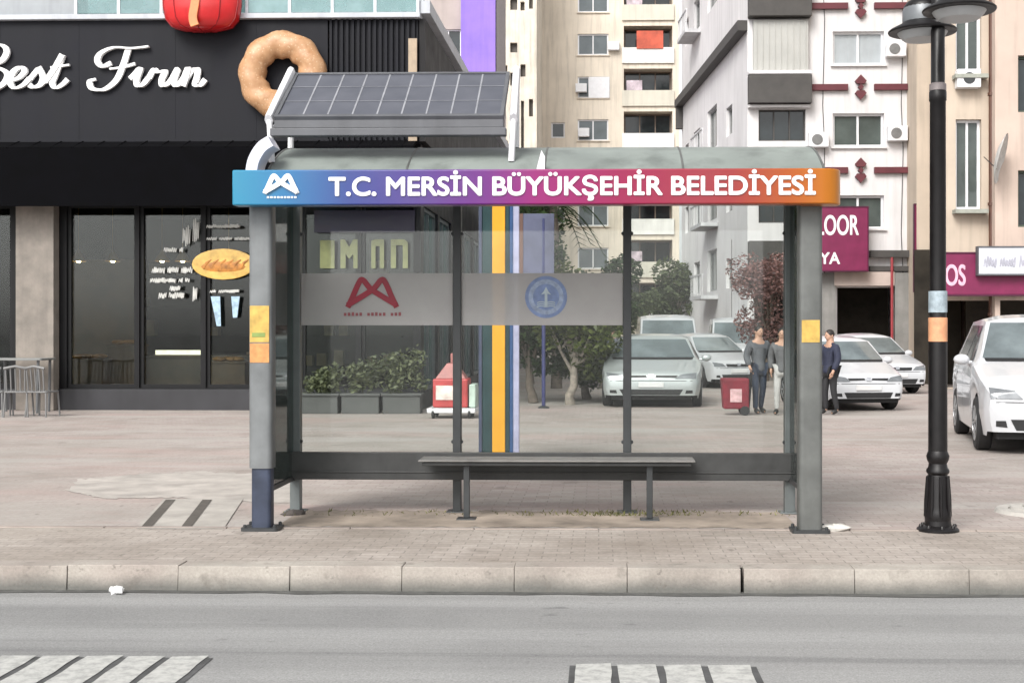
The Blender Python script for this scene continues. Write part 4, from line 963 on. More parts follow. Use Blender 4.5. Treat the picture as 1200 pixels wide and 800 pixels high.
# grey block in the gap
YG = 58.0
fg = Face((X(1052, YG), YG), (X(1125, YG), YG)); o_ = Vector((X(1085, YG), YG, 0))
gb = thing('apartment_building', 'narrow greyish block with shaded balconies in gap behind the lamp pole', 'building', o_)
hgp = [(fg.px(1068), fg.px(1082), 3.0 + 3 * k, 5.2 + 3 * k) for k in range(6)]
mb = MB(); fg.wall(mb, 0, 24, hgp, .8); mb.box(X(1052, YG), X(1125, YG), YG + .9, YG + 8, 0, 24); mb.build('wall', pm('olive grey render', (.36, .34, .28), .85, 0, .2, .6, dirt=.7), gb, o_)
for h in hgp:
    fg.window(gb, o_, h, .8, pm('far grey frame', (.3, .3, .3), .6), DARKG, 0, .08)
    mb = MB(); fg.slab(mb, h[0] - .2, h[1] + .2, h[2] - .1, h[2] + .0, -.5, .3)
    for k in range(7): u_ = lerp(h[0] - .15, h[1] + .15, k / 6); fg.slab(mb, u_ - .02, u_ + .02, h[2], h[2] + .9, .25, .29)
    fg.slab(mb, h[0] - .2, h[1] + .2, h[2] + .9, h[2] + .96, .24, .3); mb.build('balcony', pm('balcony grey', (.18, .17, .17), .6), gb, o_)

# beige block on the right
YR = 36.0; YV = 35.45
fb = Face((X(1101, YR), YR), (X(1164, YR), YR)); o_ = Vector((X(1170, YR), YR, 0))
rb = thing('apartment_building', 'beige apartment block with brown drainpipe at the right edge of view', 'building', o_)
BEI = pm('beige render', (.50, .42, .34), .85, 0, .12, .6, dirt=.4); BEI2 = pm('rosy beige render', (.50, .40, .34), .85, 0, .14, .5, dirt=.4)
q = fb.px; zz = lambda y: fb.pz(1135, y)
hr = [(q(1120), q(1150), zz(88), zz(12)), (q(1120), q(1150), zz(245), zz(140)), (q(1120), q(1150), zz(88) + 4.4, zz(12) + 4.4)]
hs_ = [(q(1105), q(1162), .02, zz(352))]
mb = MB(); fb.wall(mb, 0, 22, hr + hs_, .25); mb.prism([(X(1101, YR) + .15, YR + 3.2), (X(1164, YR), YR + 3.2), (X(1164, YR), YR + 12), (X(1112, YR + 12), YR + 12)], 0, 22); fbl = Face((X(1106, YR + 12), YR + 12), (X(1101, YR), YR)); fbl.wall(mb, 0, 22, []); mb.build('wall', BEI, rb, o_)
fb2 = Face((X(1166, YV), YV), (X(1420, YV), YV))
h2 = [(fb2.px(1193), fb2.px(1236), Z(108, YV) + 3.1 * k - .6, Z(68, YV) + 3.1 * k) for k in (-1, 0, 1, 2)] + [(fb2.px(1172), fb2.px(1400), .02, Z(352, YV))]
mb = MB(); fb2.wall(mb, 0, 22, h2, .25); f3 = Face((X(1166, YV), YR + .0), (X(1166, YV), YV)); f3.wall(mb, 0, 22, []); mb.box(X(1166, YV) + .3, X(1420, YV), 38.6, 45, 0, 22); mb.build('wing_wall', BEI2, rb, o_)
for i, h in enumerate(hr):
    fb.window(rb, o_, h, .25, WHITEP, PANE2, 1, .07, None)
    mb = MB(); fb.slab(mb, h[0] - .1, h[1] + .1, h[2] - .14, h[2] - .03, -.05, .35); mb.build('balcony', pm('sage ledge', (.30, .31, .27), .7), rb, o_)
for h in h2[:4]: fb2.window(rb, o_, h, .25, pm('dark green frame', (.05, .07, .05), .5), DARKG, 1, .07)
mb = MB(); a = fb.p(q(1160), 0, .2); mb.tube([(a.x, a.y, .02), (a.x, a.y, 22)], .09, 8)
for z_ in range(2, 22, 3): mb.lathe([(.12, z_), (.12, z_ + .08)], (a.x, a.y, 0), 8)
mb.build('drainpipe', pm('brown pipe', (.10, .045, .03), .5, 0, .25, 4), rb, o_)
mb = MB(); a = PY(1134, 93, YR - .15); mb.box(a.x - .32, a.x + .32, YR - .32, YR - .02, a.z - .25, a.z + .25); ac = mb.build('air_conditioner', WHITEP, rb, o_, bevel=.02)
mb = MB(); mb.lathe([(.16, -.33), (.16, -.322)], (a.x, YR, a.z), 18, 0, 'y'); mb.build('fan_grille', DGREY, ac, o_)
mb = MB(); mb.box(X(1101, YR) + .05, X(1164, YR) - .05, YR + 3, YR + 3.1, 0, 4); mb.box(X(1168, YV), X(1400, YV), 38.4, 38.5, 0, 4); mb.build('shop_room', INT, rb, o_)
# satellite dish
a = PY(1168, 185, YV - .45); di = thing('satellite_dish', 'pale satellite dish on beige wall beside brown drainpipe', 'satellite dish', a)
mb = MB(); prof = [(.02, 0)] + [(r * .62, r * r * .12) for r in (.25, .5, .75, 1)] + [(.63, .13), (.6, .10), (.3, -.0), (.02, -.02)]
mb.lathe(prof, (0, 0, 0), 24, 0, 'y'); rot = Matrix.Rotation(R(35), 4, 'X') @ Matrix.Rotation(R(62), 4, 'Z')
mb.v = [tuple(rot @ Vector((p[0] * .8, -p[1], p[2] * 1.15))) for p in mb.v]; mb.build('reflector', pm('dish grey', (.50, .49, .47), .5), di, smooth=40)
mb = MB(); mb.tube([(0, .05, 0), (.05, .2, -.2), (.05, .38, -.2)], .025, 6); mb.tube([(0, 0, -.3), (-.4, -.2, .0)], .012, 6); mb.build('bracket', DGREY, di)
# ------------------------------------------------------------------ signs
MAG = pm('magenta sign', (.17, .010, .060), .5, 0, .15, 3); MAGD = pm('dark magenta edge', (.07, .006, .032), .5)
def sign(name, label, px0, px1, py0, py1, Y, mat, lines, depth=.12, lm=WHITEL, wall_y=None):
    a, b_ = PY(px0, py1, Y), PY(px1, py0, Y); o = Vector(((a.x + b_.x) / 2, Y, a.z))
    t = thing(name, label, 'sign', o); mb = MB(); mb.box(a.x, b_.x, Y, Y + depth, a.z, b_.z); p = mb.build('panel', mat, t, o, bevel=.01)
    mb = MB()
    for r in ((a.x - .03, b_.x + .03, a.z - .04, a.z - .002), (a.x - .03, b_.x + .03, b_.z + .002, b_.z + .04), (a.x - .03, a.x - .002, a.z, b_.z), (b_.x + .002, b_.x + .03, a.z, b_.z)): mb.box(r[0], r[1], Y - .02, Y + depth, r[2], r[3])
    mb.build('frame', MAGD if mat is MAG else ALU, t, o)
    if wall_y:
        mb = MB()
        for x in (lerp(a.x, b_.x, .15), lerp(a.x, b_.x, .85)):
            for z in (lerp(a.z, b_.z, .2), lerp(a.z, b_.z, .8)): mb.box(x - .03, x + .03, Y + depth, wall_y, z - .03, z + .03)
        mb.build('bracket', DGREY, t, o)
    for s, x0, x1, yb, yt, m_ in lines:
        l_ = PY(x0, yb, Y); h_ = PY(x1, yt, Y)
        text('lettering', s, .5, m_, p, (l_.x, Y - .006, l_.z), depth=.005, width=h_.x - l_.x, height=h_.z - l_.z, fat=.014, off=o)
    return t
PINK = pm('pale pink letters', (.70, .42, .52), .5)
sign('shop_sign', 'square magenta sign with white letters in two rows beside shelter post', 955, 1017, 243, 317, 45.2, MAG, [('LOOR', 958, 1006, 275, 252, WHITEL), ('YA', 961, 984, 309, 296, WHITEL)], .18, wall_y=46)
mb = MB()
sign('shop_sign', 'narrow upright magenta sign with pale letters left of the lamp pole', 1072, 1091, 240, 341, 44.5, MAG, [('R', 1076, 1087, 258, 246, PINK), ('A', 1076, 1087, 276, 264, PINK), ('L', 1076, 1087, 294, 282, PINK), ('O', 1076, 1087, 312, 300, PINK), ('R', 1076, 1087, 331, 319, PINK)], .14)
sign('shop_sign', 'long magenta shop sign over the dark doorway behind the lamp', 1097, 1204, 297, 345, 35.12, MAG, [('OS', 1108, 1131, 334, 310, PINK)], .3)
wsg = sign('shop_sign', 'white sign board with faint grey lettering above the large white car', 1147, 1240, 290, 321, 34.9, pm('white sign face', (.60, .62, .68), .4, 0, .06, 2), [], .2, wall_y=YV)

wp = [o for o in wsg.children if o.name.startswith('panel')][0]; mb = MB(); yw = 34.9 - .008; rg = random.Random(12)
for x0_, x1_ in ((1153, 1168), (1172, 1190), (1195, 1228)):
    pts_ = []; x = x0_
    while x < x1_:
        pts_ += [(X(x, yw), Z(313 + rg.uniform(-1, 1), yw)), (X(x + 1.5, yw), Z(303 + rg.uniform(-3, 3), yw))]; x += 3.2
    mb.ribbon(pts_, .035, yw, yw + .005)
mb.build('lettering', pm('faint grey letters', (.36, .36, .42), .5), wp, wsg.location)

# ================================================================== TOTEM AND OTHER PLAZA FURNITURE
YTt = 15.6
a, b_ = X(561, YTt), X(603, YTt); o_ = Vector(((a + b_) / 2, YTt, 0)); zt_t = Z(205, YTt)
to = thing('totem_sign', 'tall dark teal totem sign with bright orange centre stripe behind the glass', 'sign', o_)
mb = MB(); mb.box(a + .04, b_ - .06, YTt, YTt + .14, .05, zt_t); mb.build('panel', pm('dark teal panel', (.018, .05, .055), .35, .1, .25, 3), to, o_, bevel=.01)
mb = MB(); mb.box(X(577, YTt), X(592, YTt), YTt - .02, YTt - .002, .1, zt_t - .02); mb.build('stripe', pm('orange stripe', (.78, .36, .012), .45, 0, .1, 3), to, o_, bevel=.004)
mb = MB(); mb.box(a, a + .038, YTt - .01, YTt + .15, .05, zt_t); mb.build('edge_strip', pm('slate edge', (.05, .06, .11), .5), to, o_)
mb = MB(); mb.box(b_ - .058, b_ - .02, YTt - .01, YTt + .15, .05, zt_t); mb.build('edge_strip', pm('deep blue edge', (.02, .07, .2), .5), to, o_)
mb = MB(); mb.box(b_ - .018, b_ + .05, YTt + .0, YTt + .15, .05, zt_t); mb.build('edge_strip', pm('lilac edge', (.42, .41, .58), .5), to, o_)
mb = MB(); mb.box(a - .05, b_ + .1, YTt - .12, YTt + .28, 0, .05); mb.build('base', DGREY, to, o_)
g_ = G(637, 478); sp_ = thing('sign_post', 'slim dark blue post standing right of the teal totem', 'post', (g_.x, g_.y, 0))
mb = MB(); mb.tube([(0, 0, 0), (0, 0, 3.9)], .04, 10); mb.build('pole', pm('dark blue paint', (.03, .035, .12), .45), sp_, smooth=40)
mb = MB(); mb.box(-.42, .22, -.03, .03, 2.2, 4.0); mb.build('panel', pm('slate blue panel', (.09, .095, .16), .5, 0, .3, 2), sp_, bevel=.01)
mb = MB(); mb.box(-.5, -.425, -.03, .03, 2.2, 4.0); mb.build('panel_edge', pm('brown edge', (.14, .07, .055), .6), sp_)
mb = MB(); mb.lathe([(.12, 0), (.12, .02), (.05, .05)], (0, 0, 0), 14); mb.build('base', DGREY, sp_)
# vending cart
g_ = G(531, 489); ct = thing('food_cart', 'small red and white street food cart with dark wheels near the totem', 'cart', (g_.x, g_.y, 0))
REDP = pm('cart red', (.42, .05, .05), .45, 0, .25, 3)
mb = MB(); mb.box(-.34, .30, -.3, .3, .2, .72); mb.build('body', REDP, ct, bevel=.03)
mb = MB(); mb.box(-.44, .44, -.36, .36, .10, .19); mb.build('tray', WHITEP, ct, bevel=.02)
mb = MB(); mb.box(-.28, .18, -.312, -.302, .34, .6); mb.ball((-.05, -.31, .47), (.16, .012, .12)); mb.build('front_panel', pm('cart pale panel', (.72, .6, .55), .5, 0, .25, 8), ct, smooth=40)
mb = MB(); mb.hexa([(-.3, -.25, .72), (.26, -.25, .72), (.26, .25, .72), (-.3, .25, .72), (-.1, -.12, 1.0), (.06, -.12, 1.0), (.06, .12, 1.0), (-.1, .12, 1.0)]); mb.tube([(-.02, 0, 1.0), (-.02, 0, 1.18)], .03, 8); mb.build('hood', pm('cart hood', (.36, .14, .13), .5, 0, .3, 5), ct, bevel=.02)
for sx in (-.33, .33):
    for sy in (-.27, .27): mb = MB(); mb.lathe([(.07, -.03), (.10, -.02), (.10, .02), (.07, .03)], (sx, sy, .10), 14, 0, 'x'); mb.build('wheel', RUBBER, ct, smooth=40)
mb = MB(); mb.box(.32, .44, -.28, .28, .2, .62); mb.build('side_box', pm('cart green white', (.45, .55, .48), .5, 0, .2, 4), ct, bevel=.02)
# red trolley bag
g_ = G(862, 486); tr = thing('shopping_trolley', 'red wheeled shopping trolley beside the pedestrian in grey jacket', 'trolley', (g_.x, g_.y, 0))
mb = MB(); mb.hexa([(-.24, -.17, .12), (.24, -.17, .12), (.24, .17, .12), (-.24, .17, .12), (-.28, -.2, .7), (.24, -.2, .7), (.24, .2, .7), (-.28, .2, .7)]); mb.build('bag', pm('trolley red', (.17, .010, .022), .7, 0, .3, 7), tr, bevel=.03)
mb = MB(); mb.box(-.12, .1, -.195, -.18, .25, .5); mb.build('pocket', pm('trolley pink panel', (.55, .35, .36), .7, 0, .3, 12), tr, bevel=.01)
mb = MB(); mb.tube([(.24, .1, .1), (.3, .12, .85), (.3, -.12, .85), (.24, -.1, .1)], .014, 7); mb.build('handle', BLACK, tr)
for sy in (-.17, .17): mb = MB(); mb.lathe([(.05, -.02), (.09, -.015), (.09, .015), (.05, .02)], (.16, sy, .09), 14, 0, 'y'); mb.build('wheel', RUBBER, tr, smooth=40)

# ================================================================== CARS
def car(name, label, loc, rz, L=4.1, Wd=1.76, H=1.5, paint=None, style='hatch', cat='car', group=None, plate=True, face='grille'):
    t = thing(name, label, cat, loc, rz, group)
    y0 = -L / 2; k = H / 1.5; hw = Wd / 2
    wr = .315 * (1 + (k - 1) * .7)
    if style == 'van':
        st = [(0, .70, .86), (.05, .86, .93), (.2, 1.0, .97), (.55, 1.12, 1), (1.35, H - .12, 1), (1.8, H - .02, 1), (L - .6, H, 1), (L - .12, H - .08, .98), (L, 1.1, .95)]; zb = 1.12; rt = .86
    else:
        fb_ = .62 * k; cow = 1.02 * L / 4.1; rf = 1.72 * L / 4.1; rr = (3.3 if style != 'sedan' else 2.95) * L / 4.1
        st = [(0, fb_ * .92, .80), (.04, fb_ * 1.08, .88), (.14, fb_ * 1.2, .94), (.45, fb_ * 1.34, .98), (cow, .97 * k, 1), (rf, H - .05, 1), (rf + .5, H, 1), (rr, H - .04, 1), (L - (.25 if style != 'sedan' else .75), (1.12 if style != 'sedan' else 1.02) * k, .97), (L - .05, .98 * k, .93), (L, .8 * k, .86)]; zb = .93 * k; rt = .70
    wheels = (y0 + .78 * L / 4.1, y0 + L - .74 * L / 4.1); ra = wr + .045
    ys = {a for a, _, _ in st}
    for i in range(26): ys.add(L * i / 25)
    for w in wheels:
        for i in range(-8, 9): ys.add(w - y0 + ra * math.sin(i / 8 * math.pi / 2))
    ys = sorted(ys)
    ys = [a for i, a in enumerate(ys) if i == 0 or a - ys[i - 1] > .006]
    def top(a):
        for (p, z, w), (p2, z2, w2) in zip(st[:-1], st[1:]):
            if p <= a <= p2: f = (a - p) / (p2 - p); return z + (z2 - z) * f, w + (w2 - w) * f
        return st[-1][1:]
    sill = .2 * k; rows = []
    for a in ys:
        y = y0 + a; zt, w = top(a); zl = sill + (.06 if a < .15 or a > L - .15 else 0)
        for wy in wheels:
            if abs(y - wy) < ra: zl = max(zl, wr + math.sqrt(ra * ra - (y - wy) ** 2) - .0)
        zbelt = min(zb, zt - .035); zl = min(zl, zbelt - .05)
        f = max(0, (zt - zbelt)) / max(.01, H - zb); f = min(1, f); wt = .90 + (rt - .90) * f
        W_ = hw * w
        half = [(.955 * W_, zl), (.99 * W_, zl + .3 * (zbelt - zl)), (1.0 * W_, zl + .68 * (zbelt - zl)), (.975 * W_, zbelt), (W_ * (.955 + (wt - .955) * .55), zbelt + .55 * (zt - zbelt)), (W_ * wt, zt - .03 * f - .008), (W_ * wt * .72, zt + .012), (W_ * wt * .38, zt + .026), (0, zt + .03)]
        rows.append([(x, y, z) for x, z in half] + [(-x, y, z) for x, z in half[-2::-1]])
    mb = MB(); m = len(rows[0]); mb.v = [p for r in rows for p in r]
    mb.f = [(i * m + j, i * m + j + 1, (i + 1) * m + j + 1, (i + 1) * m + j) for i in range(len(rows) - 1) for j in range(m - 1)] + [tuple(range(m)), tuple(range((len(rows) - 1) * m, len(rows) * m))[::-1]]
    mb.m = [0] * len(mb.f)
    bvh = BVHTree.FromPolygons([Vector(p) for p in mb.v], mb.f)
    mb.build('body', paint, t, smooth=32)
    mb = MB(); mb.box(-hw * .78, hw * .78, y0 + .12, -y0 - .12, .17 * k, .52 * k); mb.box(-hw * .9, hw * .9, wheels[0] + ra, wheels[1] - ra, .16 * k, .3 * k); mb.build('underbody', RUBBER, t)
    def patch(name_, quad, axis, mat, n=8, off=.006, par=None):
        """quad corners in the projected plane; each point dropped on the body"""
        mb = MB(); vs = []; ok = True
        for i in range(n + 1):
            for j in range(n + 1):
                u_, v_ = i / n, j / n
                a = Vector(quad[0]).lerp(Vector(quad[1]), u_); b = Vector(quad[3]).lerp(Vector(quad[2]), u_); p = a.lerp(b, v_)
                if axis == 'f': o, d = Vector((p.x, -20, p.y)), Vector((0, 1, 0))
                elif axis == 'b': o, d = Vector((p.x, 20, p.y)), Vector((0, -1, 0))
                else: o, d = Vector((20 * axis, p.x, p.y)), Vector((-axis, 0, 0))
                h, nn, _, _ = bvh.ray_cast(o, d)
                if h is None: return None
                if nn.dot(d) > 0: nn = -nn
                vs.append(h + nn * off)
        mb.v = [tuple(p) for p in vs]; mb.f = [(i * (n + 1) + j, (i + 1) * (n + 1) + j, (i + 1) * (n + 1) + j + 1, i * (n + 1) + j + 1) for i in range(n) for j in range(n)]
        # give the patch a rim so that it has thickness
        base_n = len(mb.v); mb.v += [tuple(Vector(p) * .999 + Vector((0, 0, -.0))) for p in mb.v]
        mb.m = [0] * len(mb.f)
        o = mb.build(name_, mat, par or t, smooth=60); return o
    LAMP = pm('headlight glass', (.17, .18, .19), .08, .2, .25, 6, coat=.5); GRL = pm('black grille', (.012, .012, .013), .5, 0, .2, 20)
    if style == 'van':
        patch('windscreen', [(-hw * .86, 1.16), (hw * .86, 1.16), (hw * .80, H - .18), (-hw * .80, H - .18)], 'f', CARG)
        patch('rear_window', [(-hw * .7, 1.2), (hw * .7, 1.2), (hw * .66, H - .25), (-hw * .66, H - .25)], 'b', CARG)
        for s in (1, -1):
            patch('side_window', [(y0 + .95, 1.16), (y0 + 1.9, 1.16), (y0 + 1.9, H - .22), (y0 + 1.35, H - .22)], s, CARG)
            if L > 4.6:
                patch('side_window', [(y0 + 2.0, 1.16), (y0 + 3.1, 1.16), (y0 + 3.1, H - .22), (y0 + 2.0, H - .22)], s, CARG)
                patch('side_window', [(y0 + 3.2, 1.16), (y0 + L - .4, 1.16), (y0 + L - .4, H - .22), (y0 + 3.2, H - .22)], s, CARG)
        hz = (.72, .9)
    else:
        zw = .99 * k
        patch('windscreen', [(-hw * .84, zw + .035), (hw * .84, zw + .035), (hw * .66, H - .095), (-hw * .66, H - .095)], 'f', CARG)
        patch('rear_window', [(-hw * .7, 1.14 * k), (hw * .7, 1.14 * k), (hw * .6, H - .12), (-hw * .6, H - .12)], 'b', CARG)
        patch('cowl_strip', [(-hw * .80, zw - .012), (hw * .80, zw - .012), (hw * .82, zw + .03), (-hw * .82, zw + .03)], 'f', GRL, 6, .008)
        for s in (1, -1):
            patch('sill_trim', [(wheels[0] + ra + .03, .235 * k), (wheels[1] - ra - .03, .235 * k), (wheels[1] - ra - .03, .31 * k), (wheels[0] + ra + .03, .31 * k)], s, GRL, 5, .005)
            patch('side_window', [(y0 + cow + .32, zb + .05), (y0 + L * .52, zb + .05), (y0 + L * .52, H - .13), (y0 + rf + .16, H - .13)], s, CARG)
            patch('side_window', [(y0 + L * .535, zb + .05), (y0 + L * .76, zb + .05), (y0 + rr - .22, H - .13), (y0 + L * .535, H - .13)], s, CARG)
            for ya in (cow + .16, L * .527, L * .74):
                patch('door_seam', [(y0 + ya, .3 * k), (y0 + ya + .014, .3 * k), (y0 + ya + .014, zb + .02), (y0 + ya, zb + .02)], s, GRL, 6, .003)
            for ya in (L * .47, L * .70):
                patch('door_handle', [(y0 + ya, .80 * k), (y0 + ya + .15, .80 * k), (y0 + ya + .15, .835 * k), (y0 + ya, .835 * k)], s, CHROME, 3, .02)
        hz = (.585 * k, .70 * k)
    for s in (1, -1):
        patch('headlight', [(s * hw * .46, hz[0] + .015), (s * hw * .86, hz[0] + .02), (s * hw * .88, hz[1] + .02), (s * hw * .56, hz[1] - .02)], 'f', LAMP, 8, .012)
        patch('tail_light', [(s * hw * .62, .75 * k), (s * hw * .84, .75 * k), (s * hw * .8, .93 * k), (s * hw * .64, .93 * k)], 'b', pm('tail light red', (.35, .015, .02), .15), 5)
    if face == 'grille': patch('grille', [(-hw * .42, hz[0] + .01), (hw * .42, hz[0] + .01), (hw * .46, hz[1] - .03), (-hw * .46, hz[1] - .03)], 'f', GRL, 8, .010)
    if face == 'slits':
        for s in (1, -1): patch('grille', [(s * hw * .08, hz[0] + .045), (s * hw * .48, hz[0] + .035), (s * hw * .52, hz[1] - .03), (s * hw * .10, hz[1] - .03)], 'f', GRL, 8, .010)
    patch('badge', [(-.05, (hz[0] + hz[1]) / 2 - .03), (.05, (hz[0] + hz[1]) / 2 - .03), (.05, (hz[0] + hz[1]) / 2 + .04), (-.05, (hz[0] + hz[1]) / 2 + .04)], 'f', CHROME, 4, .02)
    patch('bumper_seam', [(-hw * .80, hz[0] - .028), (hw * .80, hz[0] - .028), (hw * .80, hz[0] - .017), (-hw * .80, hz[0] - .017)], 'f', GRL, 10, .003)
    patch('air_intake', [(-hw * .55, .27 * k), (hw * .55, .27 * k), (hw * .62, .385 * k), (-hw * .62, .385 * k)], 'f', GRL, 8, .008)
    for s in (1, -1): patch('fog_lamp', [(s * hw * .66, .30 * k), (s * hw * .80, .31 * k), (s * hw * .80, .37 * k), (s * hw * .68, .37 * k)], 'f', GRL, 4, .008)
    if plate: 
        mb = MB(); mb.box(-.26, .26, y0 - .03, y0 - .012, .43 * k, .535 * k); mb.build('number_plate', pm('number plate', (.6, .6, .6), .4, 0, .05), t, bevel=.006)
    for s in (1, -1):
        zm = (zb + .05) if style != 'van' else 1.25; ym = y0 + (cow + .38 if style != 'van' else 1.0)
        mb = MB(); mb.ball((s * (hw + .09), ym, zm + .03), (.11, .07, .075), 12, 8); mb.tube([(s * hw * .93, ym + .01, zm - .01), (s * (hw + .05), ym, zm)], .025, 6); mb.build('mirror', paint, t, smooth=True)
        for wy in wheels:
            xo = s * (hw - .115)
            mb = MB(); mb.lathe([(wr * .62, -.10), (wr * .92, -.10), (wr, -.07), (wr, .07), (wr * .92, .10), (wr * .62, .10)], (xo, wy, wr), 28, 0, 'x'); w = mb.build('wheel', RUBBER, t, smooth=35)
            mb = MB(); c_ = xo + s * .085
            mb.lathe([(wr * .66, -.02 * s), (wr * .66, .018 * s), (wr * .60, .02 * s), (wr * .58, -.015 * s)], (c_, wy, wr), 24, 0, 'x')
            mb.lathe([(wr * .17, -.02 * s), (wr * .17, .012 * s)], (c_, wy, wr), 14, 0, 'x')
            for i in range(7):
                an = i * 2 * math.pi / 7; mb.tube([(c_, wy + wr * .15 * math.cos(an), wr + wr * .15 * math.sin(an)), (c_, wy + wr * .6 * math.cos(an), wr + wr * .6 * math.sin(an))], [.03, .022], 6)
            mb.build('rim', pm('alloy', (.42, .43, .44), .35, .6, .12, 8), w, smooth=35)
    return t
CW = pm('white car paint', (.50, .51, .53), .34, 0, .015, .4, coat=.8); CS = pm('silver car paint', (.42, .45, .45), .34, .35, .02, .4, coat=.8); CG = pm('grey car paint', (.12, .13, .14), .3, .3, .08, 3, coat=.8)
def at_car(px, py, L): return G(px, py)
def place(px, py, L, rz):
    """front centre of the car at the picture point on the ground"""
    g = G(px, py); return (g.x - (-math.sin(rz)) * 0 + (-(L / 2) * math.sin(rz)), g.y + (L / 2) * math.cos(rz), 0)
car('parked_car', 'silver hatchback facing the shelter, seen through its right glass pane', place(763, 478, 4.0, R(-4)), R(-4), 4.0, 2.12, 1.50, CS, face='slits')
car('parked_car', 'small white hatchback facing us right of the shelter post', place(1018, 482, 3.7, R(9)), R(9), 3.7, 1.62, 1.46, CW, face='slits')
car('parked_car', 'large white car cut off by the right edge of view', place(1243, 535, 4.4, R(-10)), R(-10), 4.4, 1.95, 1.80, CW, face='none')
car('parked_car', 'white car parked askew between silver hatchback and the pedestrians', place(866, 455, 4.0, R(24)), R(24), 4.0, 1.75, 1.5, CW)
car('parked_car', 'dark grey car half hidden right of the silver hatchback', place(818, 452, 4.1, R(-8)), R(-8), 4.1, 1.7, 1.5, CG)
car('minibus', 'white minibus parked far behind the silver hatchback', place(785, 447, 5.2, R(0)), R(0), 5.2, 2.0, 2.1, CW, style='van', cat='van')
car('delivery_van', 'white van parked far right of the minibus', place(866, 442, 4.8, R(-3)), R(-3), 4.8, 1.95, 2.05, CW, style='van', cat='van')
car('parked_car', 'white car mostly hidden behind the small white hatchback', place(1052, 462, 4.2, R(12)), R(12), 4.2, 1.75, 1.5, CW)

# ================================================================== PEOPLE
SKIN = pm('skin', (.45, .27, .19), .55, 0, .08, 8); 
def skinned(name, pts, edges, rad, mat, parent, root=0, lev=2, extra=None):
    me = bpy.data.meshes.new('tmp'); me.from_pydata(pts, edges, []); o = bpy.data.objects.new('tmp', me); C.objects.link(o)
    sk = o.modifiers.new('s', 'SKIN'); sk.use_smooth_shade = True; sk.branch_smoothing = .4
    if not me.skin_vertices:
        bpy.context.view_layer.objects.active = o
    for i, r in enumerate(rad):
        d = me.skin_vertices[0].data[i]; d.radius = r if hasattr(r, '__len__') else (r, r); d.use_root = (i == root)
    ss = o.modifiers.new('u', 'SUBSURF'); ss.levels = lev; ss.render_levels = lev
    bpy.context.view_layer.update(); dg = bpy.context.evaluated_depsgraph_get()
    m2 = bpy.data.meshes.new_from_object(o.evaluated_get(dg)); bpy.data.objects.remove(o)
    if extra:
        bm = bmesh.new(); bm.from_mesh(m2); tm = bpy.data.meshes.new('x'); tm.from_pydata(extra.v, [], extra.f); bm.from_mesh(tm); bmesh.ops.recalc_face_normals(bm, faces=bm.faces); bm.to_mesh(m2); bm.free()
        m2.polygons.foreach_set('use_smooth', [True] * len(m2.polygons))
    m2.materials.clear(); m2.materials.append(mat); m2.name = name
    r = bpy.data.objects.new(name, m2); C.objects.link(r); r.parent = parent; return r
